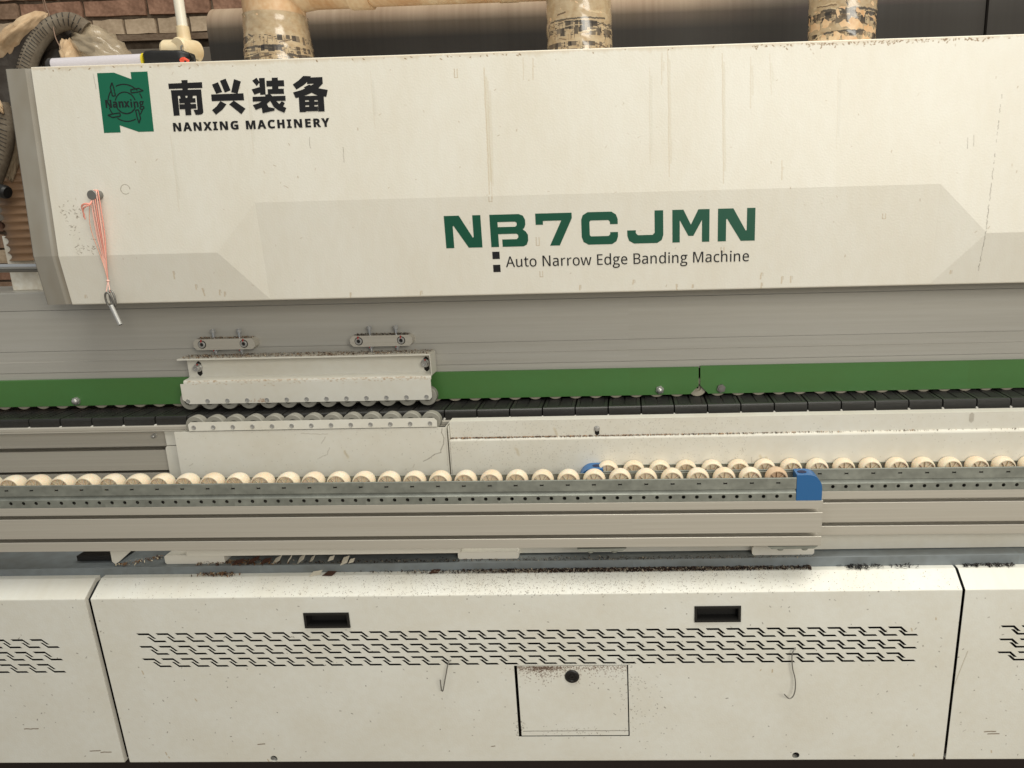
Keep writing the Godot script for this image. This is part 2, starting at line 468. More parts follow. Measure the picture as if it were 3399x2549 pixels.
func make_materials() -> void:
	rng.seed = 7
	var n := noise(0.22, 3, 2).get_image(2048, 512)
	n.convert(Image.FORMAT_RGBA8)
	n.bump_map_to_normal_map(1.4)
	M.peel = tex(n)
	var white := Color(0.895, 0.88, 0.835)
	M.hood = mapped(white, 0.42, hood_image(), -1.52, 2.9, 1.98, 0.65)
	M.panel = mapped(Color(.93, .928, .895), 0.45, panel_image(), -1.8, 3.0, 0.72, 0.75)
	M.guard = mapped(Color(0.86, 0.85, 0.81), 0.5, box_image(), -1.8, 3.2, 1.26, 0.6)
	M.white = mat(white, 0.5)
	var grime := pale_image(512, 512, 71, 1.0, 0.45, Color(.72, .64, .52))
	M.white_dirty = mat(white, 0.5, 0.0, tex(grime), Vector3(2, 2, 2))
	M.end_grey = mat(Color(0.60, 0.585, 0.55), 0.5, 0.0, tex(grime), Vector3(.7, .3, .7))
	M.beam = mat(Color(0.73, 0.72, 0.69), 0.42, 0.15, tex(pale_image(256, 512, 81, .12, 0.22, Color(.8, .78, .74))), Vector3(.5, 1.7, 1.7))
	M.alu = mat(Color(0.785, 0.765, 0.72), 0.38, 0.25, tex(pale_image(256, 512, 83, .08, 0.22, Color(.8, .78, .74))), Vector3(.45, 3.5, 3.5))
	var zinc := Image.create(512, 512, false, Image.FORMAT_RGB8)
	var za := noise(.03, 91, 3)
	var zb := noise(.012, 93, 3)
	for y in 512:
		for x in 512:
			var v := .76 + .05 * za.get_noise_2d(x, y) + .07 * zb.get_noise_2d(x * .5, y * 1.6)
			zinc.set_pixel(x, y, Color(v, v * 1.0, v * .97))
	M.zinc = mat(Color(0.77, 0.785, 0.765), 0.4, 0.4, tex(zinc), Vector3(3, 3, 3))
	M.steel = mat(Color(0.74, 0.735, 0.72), 0.34, 0.55)
	M.steel_dull = mat(Color(0.52, 0.51, 0.49), 0.42, 0.5)
	M.chrome = mat(Color(0.80, 0.81, 0.82), 0.2, 0.7)
	M.green = mat(Color(0.305, 0.49, 0.265), 0.33, 0.0, tex(pale_image(512, 256, 97, 1.0, .34, Color(1.0, .92, .85))), Vector3(1.1, 3, 1))
	M.rubber = mat(Color(0.20, 0.20, 0.195), 0.42, 0.0, tex(pale_image(256, 256, 99, 1.0, .5, Color(.66, .62, .56))), Vector3(2.5, 6, 2.5))
	M.black = mat(Color(0.105, 0.10, 0.095), 0.45)
	M.cavity = mat(Color(0.10, 0.085, 0.07), 0.9)
	M.grey_roller = mat(Color(0.57, 0.56, 0.52), 0.5)
	M.pale_roller = mat(Color(0.68, 0.65, 0.58), 0.5)
	var wood := pale_image(256, 256, 103, 1.0, .3, Color(.9, .74, .55))
	M.wheel = mat(Color(0.93, 0.885, 0.80), 0.42, 0.0, tex(wood), Vector3(7, 11, 7))
	M.wheel.subsurf_scatter_enabled = true
	M.wheel.subsurf_scatter_strength = 0.1
	M.wheel_brown = mat(Color(0.83, 0.73, 0.62), 0.5, 0.0, tex(wood), Vector3(9, 13, 9))
	M.blue = mat(Color(0.17, 0.40, 0.62), 0.38)
	M.bed = mat(Color(0.53, 0.56, 0.575), 0.5, 0.0, tex(pale_image(512, 256, 107, 1.0, .5, Color(.72, .68, .62))), Vector3(1, 2, 2))
	M.logo_green = mat(Color(0.06, 0.39, 0.285), 0.4)
	M.letter_green = mat(Color(0.035, 0.31, 0.225), 0.4)
	M.ink = mat(Color(0.085, 0.08, 0.085), 0.42)
	M.seam = mat(Color(0.12, 0.11, 0.10), 0.8)
	for k in ["hood", "panel"]:
		orange_peel(M[k], 0.10)
	M.red_paint = mat(Color(0.72, 0.13, 0.10), 0.5)
	M.pink = mat(Color(0.96, 0.77, 0.71), 0.45)
	M.pink.backlight_enabled = true
	M.pink.backlight = Color(.35, .2, .17)
	M.pink_deep = mat(Color(0.95, 0.64, 0.57), 0.4)
	M.cream = mat(Color(0.88, 0.81, 0.67), 0.4, 0.0, tex(pale_image(256, 256, 109, 1.0, .4, Color(.82, .66, .48))), Vector3(3, 3, 3))
	M.pvc = mat(Color(0.86, 0.76, 0.62), 0.42, 0.0, tex(pale_image(512, 256, 111, 1.0, .55, Color(.78, .58, .40))), Vector3(2.5, 4, 2.5))
	M.brown_chip = mat(Color(0.28, 0.17, 0.12), 0.7)
	M.scrap = mat(Color(0.86, 0.83, 0.76), 0.5)
	M.tan_dust = mat(Color(0.70, 0.58, 0.44), 0.95)
	M.flake = mat(Color(1, 1, 1), 0.75)
	M.flake.vertex_color_use_as_albedo = true

# ---------------------------------------------------------------- shared shapes
func hex_bolt(r: float, h: float, washer: float, dome := false) -> ArrayMesh:
	# axis along +z, standing on z = 0
	var s := begin()
	if washer > 0.0:
		extrude(s, circle(washer, 20), .0015)
	extrude(s, circle(r, 6, Vector2.ZERO, .3), h, pos(0, 0, .0015))
	var t := Transform3D(Basis(Vector3.RIGHT, PI / 2), Vector3(0, 0, .0015 + h))
	if dome:
		var prof := []
		for i in 6:
			var a := PI / 2 * i / 5.0
			prof.append(Vector2(r * .84 * cos(a) + .0001, r * .8 * sin(a)))
		lathe(s, prof, t, 14, true)
	else:
		lathe(s, [Vector2(r * .6, 0), Vector2(r * .6, h * .5), Vector2(.0001, h * .5)], t, 12)
	return shape(s)

func socket_bolt(r: float, h: float) -> ArrayMesh:
	var s := begin()
	var t := Transform3D(Basis(Vector3.RIGHT, PI / 2), Vector3.ZERO)
	lathe(s, [Vector2(r, 0), Vector2(r, h - .001), Vector2(r - .001, h), Vector2(r * .58, h), Vector2(r * .5, h - .004), Vector2(.0001, h - .004)], t, 18)
	return shape(s)

func rivet_shape(r: float, h: float) -> ArrayMesh:
	var s := begin()
	lathe(s, [Vector2(r, 0), Vector2(r * .92, h), Vector2(r * .7, h), Vector2(r * .62, h * .3), Vector2(.0001, h * .4)], Transform3D(Basis(Vector3.RIGHT, PI / 2), Vector3.ZERO), 14)
	return shape(s)

func roller_shape(r: float, inner: float, width: float) -> ArrayMesh:
	# axis along z, front face at z = 0
	var s := begin()
	var c := .0015
	lathe(s, [Vector2(.004, -.004), Vector2(inner * .6, -.004), Vector2(inner * .6, -.007), Vector2(inner, -.007), Vector2(inner, 0), Vector2(r - c, 0), Vector2(r, -c), Vector2(r, -width + c), Vector2(r - c, -width), Vector2(.004, -width)], Transform3D(Basis(Vector3.RIGHT, PI / 2), Vector3.ZERO), 28)
	return shape(s)

func wheel_shape() -> ArrayMesh:
	var s := begin()
	var t := Transform3D(Basis(Vector3.RIGHT, PI / 2), Vector3.ZERO)
	var w := .035
	var prof := []
	for i in 9:
		var k := float(i) / 8.0
		prof.append(Vector2(.0247 + .0038 * (1.0 - pow(2 * k - 1, 2)), -w * k))
	lathe(s, prof, t, 36, true)
	lathe(s, [Vector2(.0247, 0), Vector2(.0226, 0), Vector2(.0216, -.008), Vector2(.0055, -.009), Vector2(.0050, -.003), Vector2(.0001, -.003)], t, 36)
	lathe(s, [Vector2(.0247, -w), Vector2(.0001, -w)], t, 24)
	s.set_smooth_group(-1)
	for i in 8:
		var b := Basis(Vector3(0, 0, 1), TAU * i / 8.0 + .2)
		extrude(s, rect(.0050, -.0008, .0222, .0008), .0055, Transform3D(b, b * Vector3(0, 0, -.0085)))
	return shape(s)

func pad_shape(p: float) -> ArrayMesh:
	# one link of the chain: front at z = 0, top at y = 0, p wide
	var s := begin()
	run(s, pts([-.11, -.0045, -.11, -.026, 0, -.026, 0, -.0055, -.0015, -.0045]), -p / 2 + .0018, p / 2 - .0018)
	run(s, pts([-.110, -.0045, -.0015, -.0045, -.0015, -.0030, -.004, 0, -.018, 0, -.018, -.0034, -.11, -.0034]), -p / 2 + .0018, p / 2 - .0018)
	for i in 8:
		var z := -.024 - i * .0105
		box(s, -p / 2 + .012, -.0034, z - .0055, -.0025, 0, z)
		box(s, .0025, -.0034, z - .0055, p / 2 - .012, 0, z)
	for e in [-1, 1]:
		box(s, e * (p / 2 - .0065) - .004, -.0034, -.108, e * (p / 2 - .0065) + .004, 0, -.0185)
	return shape(s)

# ---------------------------------------------------------------- hood
func hz(y: float) -> float:
	return -.12 - (y - 1.518) * .0682

func tz(y: float) -> float:
	return -.1280 - (1.6355 - y) * .030

func on_hood(s: SurfaceTool, poly: PackedVector2Array, proud: float, low := false) -> void:
	var ids := Geometry2D.triangulate_polygon(poly)
	var f := func(p: Vector2, d: float) -> Vector3: return Vector3(p.x, p.y, (tz(p.y) if low else hz(p.y)) + d)
	for i in range(0, ids.size(), 3):
		var a := poly[ids[i]]
		var b := poly[ids[i + 1]]
		var c := poly[ids[i + 2]]
		if (b - a).cross(c - a) > 0:
			var k := b
			b = c
			c = k
		tri(s, f.call(a, proud), f.call(b, proud), f.call(c, proud))
	for i in poly.size():
		var a := poly[i]
		var b := poly[(i + 1) % poly.size()]
		quad(s, f.call(a, 0.0), f.call(a, proud), f.call(b, proud), f.call(b, 0.0))

func arc(c: Vector2, r: float, w: float, a0: float, a1: float, n: int) -> PackedVector2Array:
	var p := PackedVector2Array()
	for i in n + 1:
		p.append(c + Vector2.from_angle(lerpf(a0, a1, float(i) / n)) * (r + w / 2))
	for i in range(n, -1, -1):
		p.append(c + Vector2.from_angle(lerpf(a0, a1, float(i) / n)) * (r - w / 2))
	return p

func words(parent: Node, text: String, weight: int, x0: float, x1: float, base_y: float, cap: float, low: bool, m: Material, bold := 0.0, spacing := 0.0) -> void:
	var f: Font = SystemFont.new()
	f.font_names = PackedStringArray(["Droid Sans"])
	f.font_weight = weight
	if bold != 0.0 or spacing != 0.0:
		var v := FontVariation.new()
		v.base_font = f
		v.variation_embolden = bold
		v.spacing_glyph = int(spacing)
		f = v
	var t := TextMesh.new()
	t.text = text
	t.font = f
	t.font_size = 64
	t.pixel_size = cap / (64 * .714)
	t.depth = .0006
	t.curve_step = 1.0
	t.horizontal_alignment = HORIZONTAL_ALIGNMENT_LEFT
	t.vertical_alignment = VERTICAL_ALIGNMENT_BOTTOM
	var bb := t.get_aabb()
	var k := (x1 - x0) / bb.size.x
	var lean := atan(.030) if low else -atan(.0682)
	# lower-case descenders drop below the base line: find the base from the height of the capitals
	var top := bb.position.y + bb.size.y
	var y := base_y + cap * (1.045 if text[0] == "A" else 1.0)
	var b := Basis(Vector3.RIGHT, lean) * Basis.from_scale(Vector3(k, 1, 1))
	var z := (tz(y - top) if low else hz(y - top)) + .0006
	put(parent, "lettering", t, m, Transform3D(b, Vector3(x0 - bb.position.x * k, y - top, z)))

func build_hood(machine: Node3D) -> void:
	var top := 1.961
	var bot := 1.3985
	var cr := 1.518
	var x0 := -1.419
	var x1 := 1.45
	var A := Vector3(-1.016, cr, hz(cr))
	var B := Vector3(-.9086, 1.6355, hz(1.6355))
	var C := Vector3(-.906, bot, -.135)
	var A2 := Vector3(.8651, cr, hz(cr))
	var B2 := Vector3(.7488, 1.6355, hz(1.6355))
	var C2 := Vector3(.745, bot, -.135)
	var r := .004
	var s := begin()
	# upper face, with the notch of the lettering field
	var TL := Vector3(x0, top, hz(top))
	var TR := Vector3(x1, top, hz(top))
	var L := Vector3(x0, cr, hz(cr))
	var R := Vector3(x1, cr, hz(cr))
	var BL := Vector3(x0, bot, -.135)
	var BR := Vector3(x1, bot, -.135)
	quad(s, L, TL, B, A)
	quad(s, TL, TR, B2, B)
	quad(s, B2, TR, R, A2)
	quad(s, BL, L, A, C)
	tri(s, A, B, C)
	quad(s, C, B, B2, C2)
	tri(s, C2, B2, A2)
	quad(s, C2, A2, R, BR)
	# rounded top and bottom returns
	var prev := [TL, TR]
	for i in range(1, 5):
		var a := PI / 2 * i / 4.0
		var y := top + r * sin(a)
		var z := hz(top) - r * (1 - cos(a))
		var q := [Vector3(x0, y, z), Vector3(x1, y, z)]
		quad(s, prev[0], q[0], q[1], prev[1])
		prev = q
	quad(s, prev[0], Vector3(x0, top + r, -.62), Vector3(x1, top + r, -.62), prev[1])
	var pv := [BL, BR]
	for i in range(1, 5):
		var a := PI / 2 * i / 4.0
		var y := bot - r * sin(a)
		var z := -.135 - r * (1 - cos(a))
		var q := [Vector3(x0, y, z), Vector3(x1, y, z)]
		quad(s, pv[0], pv[1], q[1], q[0])
		pv = q
	quad(s, pv[0], pv[1], Vector3(x1, bot - r, -.255), Vector3(x0, bot - r, -.255))
	for x in [x0, x1]:
		tri(s, Vector3(x, top, -.6), Vector3(x, top, hz(top)), Vector3(x, cr, -.12))
		tri(s, Vector3(x, top, -.6), Vector3(x, cr, -.12), Vector3(x, bot, -.135))
		tri(s, Vector3(x, top, -.6), Vector3(x, bot, -.135), Vector3(x, bot, -.6))
	quad(s, Vector3(x0, top, -.62), Vector3(x0, bot, -.62), Vector3(x1, bot, -.62), Vector3(x1, top, -.62))
	var hood := make(machine, "hood", s, M.hood)
	# end cap, a thicker moulding beside the sheet
	s = begin()
	var e0 := -1.4865
	var e1 := -1.4222
	var f := .006
	var prof := [Vector2(top + .001, hz(top)), Vector2(cr + .001, hz(cr) + .002), Vector2(bot - .002, -.133)]
	for i in 2:
		var a: Vector2 = prof[i]
		var b: Vector2 = prof[i + 1]
		quad(s, Vector3(e0 + f, b.x, b.y), Vector3(e0 + f, a.x, a.y), Vector3(e1 - f * 2, a.x, a.y), Vector3(e1 - f * 2, b.x, b.y))
		quad(s, Vector3(e1 - f * 2, b.x, b.y), Vector3(e1 - f * 2, a.x, a.y), Vector3(e1, a.x, a.y - f), Vector3(e1, b.x, b.y - f))
		quad(s, Vector3(e0, b.x, b.y - f), Vector3(e0, a.x, a.y - f), Vector3(e0 + f, a.x, a.y), Vector3(e0 + f, b.x, b.y))
		for x in [e0, e1]:
			quad(s, Vector3(x, b.x, -.6), Vector3(x, a.x, -.6), Vector3(x, a.x, a.y - f), Vector3(x, b.x, b.y - f))
	for p in [prof[0], prof[2]]:
		quad(s, Vector3(e0, p.x, -.6), Vector3(e0, p.x, p.y - f), Vector3(e1, p.x, p.y - f), Vector3(e1, p.x, -.6))
		quad(s, Vector3(e0, p.x, p.y - f), Vector3(e0 + f, p.x, p.y), Vector3(e1 - f * 2, p.x, p.y), Vector3(e1, p.x, p.y - f))
	make(machine, "hood_end_cap", s, M.end_grey)
	# emblem
	s = begin()
	on_hood(s, pts([-1.2594, 1.946, -1.2182, 1.946, -1.1775, 1.930, -1.1775, 1.946, -1.1365, 1.946, -1.1385, 1.809, -1.1755, 1.809, -1.2205, 1.8255, -1.2205, 1.809, -1.2615, 1.809]), .0004)
	var emblem := make(hood, "emblem", s, M.logo_green)
	s = begin()
	var c := Vector2(-1.1990, 1.8765)
	var w := .0024
	for q in [[.0425, .22, .50], [.0425, .70, 2.02], [.0425, 2.42, 3.02], [.0425, 3.38, 3.78], [.0425, 4.10, 5.20], [.0425, 5.60, 5.95], [.0248, .22, 2.9], [.0248, 3.5, 5.9]]:
		on_hood(s, arc(c, q[0], w, q[1], q[2], 20), .0008)
	for i in 4:
		var t := Transform2D(PI / 2 * i + .04, c)
		var blade := [Vector2(-.0290, .0178), Vector2(-.0217, .0180), Vector2(-.0226, .0353), Vector2(-.0248, .0480), Vector2(-.0308, .0380)]
		for k in 5:
			var a: Vector2 = blade[k]
			var b: Vector2 = blade[(k + 1) % 5]
			var d := (b - a).orthogonal().normalized() * w / 2
			on_hood(s, PackedVector2Array([t * (a + d), t * (b + d), t * (b - d), t * (a - d)]), .0010 + k * .00008)
	make(hood, "emblem_lines", s, mat(Color(.06, .10, .085), .5))
	var deep := mat(Color(.06, .10, .085), .5)
	words(hood, "Nanx", 700, -1.2485, -1.1895, 1.8672, .0175, false, deep, 0.45)
	words(hood, "ing", 700, -1.1872, -1.1540, 1.8672, .0175, false, deep)
	# four characters drawn stroke by stroke
	var glyphs := [
		[[228, 122, 308, 120, 312, 250, 240, 250], [55, 168, 497, 148, 503, 225, 62, 238], [88, 255, 172, 252, 200, 588, 122, 592], [160, 253, 485, 243, 487, 325, 165, 329], [420, 246, 485, 243, 513, 545, 497, 570, 460, 578, 412, 580, 384, 514, 437, 510], [207, 325, 272, 323, 288, 362, 215, 365], [312, 323, 377, 321, 372, 362, 300, 362], [195, 365, 408, 358, 413, 415, 200, 428], [198, 440, 418, 435, 422, 495, 203, 505], [262, 355, 338, 353, 355, 580, 280, 585]],
		[[628, 180, 708, 148, 763, 278, 683, 302], [733, 130, 808, 102, 873, 255, 797, 285], [918, 108, 1007, 138, 965, 298, 880, 280], [618, 310, 1040, 293, 1050, 385, 625, 398], [738, 396, 818, 438, 765, 510, 680, 577, 628, 517, 690, 465], [855, 440, 915, 390, 1068, 495, 1015, 570]],
		[[1155, 128, 1212, 90, 1252, 150, 1215, 200], [1243, 95, 1318, 92, 1332, 310, 1262, 315], [1148, 243, 1255, 210, 1262, 285, 1185, 312], [1340, 130, 1568, 122, 1575, 200, 1343, 205], [1410, 90, 1488, 88, 1500, 240, 1418, 240], [1358, 240, 1568, 232, 1573, 300, 1363, 302], [1325, 312, 1390, 300, 1420, 332, 1330, 338], [1162, 340, 1590, 325, 1594, 390, 1165, 402], [1290, 395, 1395, 390, 1300, 475, 1205, 512, 1165, 448, 1240, 425], [1282, 480, 1350, 435, 1372, 475, 1450, 490, 1450, 520, 1295, 555], [1395, 392, 1470, 392, 1530, 452, 1605, 485, 1580, 548, 1500, 515, 1440, 470], [1545, 398, 1583, 420, 1560, 472, 1505, 445]],
		[[1685, 178, 1760, 125, 1820, 66, 1918, 70, 1910, 110, 1830, 185, 1733, 245], [1880, 88, 2068, 80, 2076, 165, 1990, 170, 1985, 165, 1870, 172], [1990, 150, 2076, 165, 1985, 262, 1870, 315, 1725, 358, 1690, 282, 1800, 250, 1900, 205], [1830, 215, 1900, 180, 2010, 225, 2142, 248, 2125, 340, 2000, 318, 1900, 270], [1765, 340, 1845, 325, 1860, 540, 1780, 542], [2012, 320, 2090, 326, 2107, 530, 2025, 533], [1897, 335, 1967, 330, 1975, 525, 1907, 528], [1775, 330, 2085, 322, 2090, 380, 1777, 385], [1850, 405, 2015, 400, 2016, 445, 1852, 450], [1855, 472, 2018, 465, 2020, 525, 1858, 530]]]
	for g in glyphs:
		s = begin()
		for k in g.size():
			var poly := PackedVector2Array()
			for i in range(0, g[k].size(), 2):
				var u: float = g[k][i]
				var v: float = g[k][i + 1]
				poly.append(Vector2(-1.0963 + .00018474 * u - 1.874e-5 * v, 1.94636 - 5.7e-6 * u - .00017239 * v))
			on_hood(s, poly, .0004 + k * .00009)
		make(hood, "character", s, M.ink)
	words(hood, "NANXING MACHINERY", 700, -1.0895, -.7075, 1.8092, .0185, false, M.ink, 0.7, 7)
	# model name, square green letters
	var N := [0, 0, 0, 78, 37, 78, 68, 24, 70, 26, 70, 78, 90, 78, 90, 0, 56, 0, 22, 54, 20, 52, 20, 0]
	var letters := [
		[-.4465, N],
		[-.3345, [0, 0, 0, 78, 19, 78, 19, 0]],
		[-.3345, [19, 78, 72, 78, 82, 74, 87, 64, 87, 52, 84, 45, 80, 41, 87, 36, 92, 28, 92, 14, 88, 4, 80, 0, 28, 0, 28, 18, 64, 18, 68, 22, 68, 28, 64, 31, 19, 31, 19, 48, 62, 48, 66, 52, 66, 57, 62, 60, 19, 60]],
		[-.2221, [0, 78, 89, 78, 89, 65, 57, 0, 33, 0, 63, 60, 18, 60, 18, 51, 0, 51]],
		[-.1104, [89, 48, 89, 60, 85, 71, 74, 78, 16, 78, 4, 71, 0, 60, 0, 19, 4, 7, 16, 0, 74, 0, 85, 7, 89, 18, 89, 29, 70, 29, 70, 24, 66, 20, 23, 20, 20, 23, 20, 55, 23, 58, 66, 58, 70, 54, 70, 48]],
		[.0013, [67, 78, 88, 78, 88, 19, 84, 7, 73, 0, 16, 0, 4, 7, 0, 19, 0, 32, 21, 32, 21, 25, 26, 20, 62, 20, 67, 25]],
		[.1114, [0, 0, 0, 78, 27, 78, 45, 42, 63, 78, 90, 78, 90, 0, 72, 0, 72, 53, 51, 15, 39, 15, 18, 53, 18, 0]],
		[.2218, N]]
	for i in letters.size():
		s = begin()
		on_hood(s, pts(letters[i][1], .001, Vector2(letters[i][0], 1.5135)), .0005, true)
		make(hood, "letter", s, M.letter_green)
	for y in [1.4842, 1.4520]:
		s = begin()
		on_hood(s, rect(-.3334, y, -.3153, y + .018), .0005, true)
		make(hood, "square_mark", s, M.ink)
	words(hood, "Auto Narrow Edge Banding Machine", 400, -.3011, .2989, 1.4645, .0258, true, M.ink)
	# peg that carries the string
	s = begin()
	lathe(s, [Vector2(.0118, -.005), Vector2(.0118, .0255), Vector2(.0108, .0265), Vector2(.0001, .0265)], Transform3D(Basis(Vector3.RIGHT, PI / 2), Vector3(-1.2955, 1.6635, hz(1.6635))), 20)
	make(hood, "peg", s, M.steel_dull)

# ---------------------------------------------------------------- pressure beam, green guards, chain
func build_beam(machine: Node3D) -> void:
	var s := begin()
	var z := -.26
	var g := .0025
	run(s, pts([z - .2, 1.169, z, 1.169, z, 1.1905, z - g, 1.1908, z - g, 1.1922, z, 1.1925, z, 1.2215, z - .0022, 1.2228, z - .0022, 1.2508, z - g - .002, 1.2511, z - g - .002, 1.2524, z - .0022, 1.2527, z - .0022, 1.3644, z - .0055, 1.3648, z - .0055, 1.3662, z - .0022, 1.3666, z - .0022, 1.412, z - .005, 1.416, z - .2, 1.416]), -2.3, 1.6)
	make(machine, "pressure_beam", s, M.beam)
	# upper pressure rollers
	var rs := roller_shape(.0255, .011, .026)
	for i in 53:
		put(machine, "pressure_roller", rs, M.pale_roller, pos(-1.8763 + .0557 * i, 1.1142 + .0012 * (i - 26) / 26.0, -.2575))
	# green guards
	for q in [[-1.95, .1875], [.1922, 1.5]]:
		s = begin()
		var a: float = q[0]
		var b: float = q[1]
		var poly := PackedVector2Array([Vector2(a, 1.098), Vector2(b - .023, 1.098), Vector2(b, 1.121), Vector2(b, 1.172), Vector2(a, 1.172)])
		if a > 0:
			poly = PackedVector2Array([Vector2(a, 1.122), Vector2(a + .022, 1.0985), Vector2(b, 1.0985), Vector2(b, 1.1745), Vector2(a, 1.1745)])
		extrude(s, poly, .004, pos(0, 0, -.2545))
		run(s, pts([-.2545, 1.172, -.2505, 1.172, -.2525, 1.1735, -.2585, 1.1735, -.2585, 1.172]) if a < 0 else pts([-.2545, 1.1745, -.2505, 1.1745, -.2525, 1.176, -.2575, 1.176, -.2575, 1.1745]), a, b)
		var guard := make(machine, "green_guard", s, M.green)
		if a < 0:
			for x in [-1.5464, .082]:
				put(guard, "acorn_nut", hex_bolt(.0115, .006, 0, true), M.steel, pos(x, 1.1125, -.252))
		else:
			put(guard, "hex_bolt", hex_bolt(.0118, .007, 0), M.steel_dull, pos(.2486, 1.1134, -.252))

func build_chain(machine: Node3D) -> void:
	var p := .0873
	var chain := Node3D.new()
	chain.name = named(machine, "feed_chain")
	machine.add_child(chain, true)
	chain.transform = Transform3D(Basis(Vector3(0, 0, 1), .0035), Vector3(0, 1.0882, -.17))
	var ps := pad_shape(p)
	var s := begin()
	extrude(s, circle(.0028, 10), .006, pos(0, 0, -.012))
	var pin := shape(s)
	var pin_mat := mat(Color(.88, .87, .84), .3)
	for i in 36:
		var x := -1.9352 + p * i
		put(chain, "chain_pad", ps, M.rubber, pos(x, rng.randf_range(-.0004, .0004), rng.randf_range(-.0008, .0008)))
		put(chain, "chain_pin", pin, pin_mat, pos(x + p / 2, -.0228, .0105))
	s = begin()
	run(s, pts([-.30, -.06, -.035, -.06, -.035, -.0275, -.30, -.0275]), -2.0, 1.6)
	make(chain, "chain_core", s, M.cavity)
	# running edge under the pads, then the slotted lower beam
	s = begin()
	run(s, pts([-.19, 1.0455, -.162, 1.0455, -.162, 1.0478, -.164, 1.0485, -.164, 1.0500, -.162, 1.0506, -.162, 1.0585, -.165, 1.0605, -.19, 1.0605]), -2.1, 1.6)
	make(machine, "chain_rail", s, M.alu)
	s = begin()
	var z := -.186
	run(s, pts([z - .1, 1.052, z, 1.052, z, .9967, z - .0025, .9967, z - .0025, 1.0, z - .05, 1.0, z - .05, .978, z - .0025, .978, z - .0025, .985, z, .985, z, .927, z - .0025, .927, z - .0025, .930, z - .05, .930, z - .05, .912, z - .0025, .912, z - .0025, .919, z, .919, z, .80, z - .1, .80]), -2.1, -.9)
	var beam := make(machine, "lower_beam", s, M.alu)
	put(beam, "bolt", hex_bolt(.006, .005, .007, true), M.steel, pos(-1.2996, 1.0262, z))

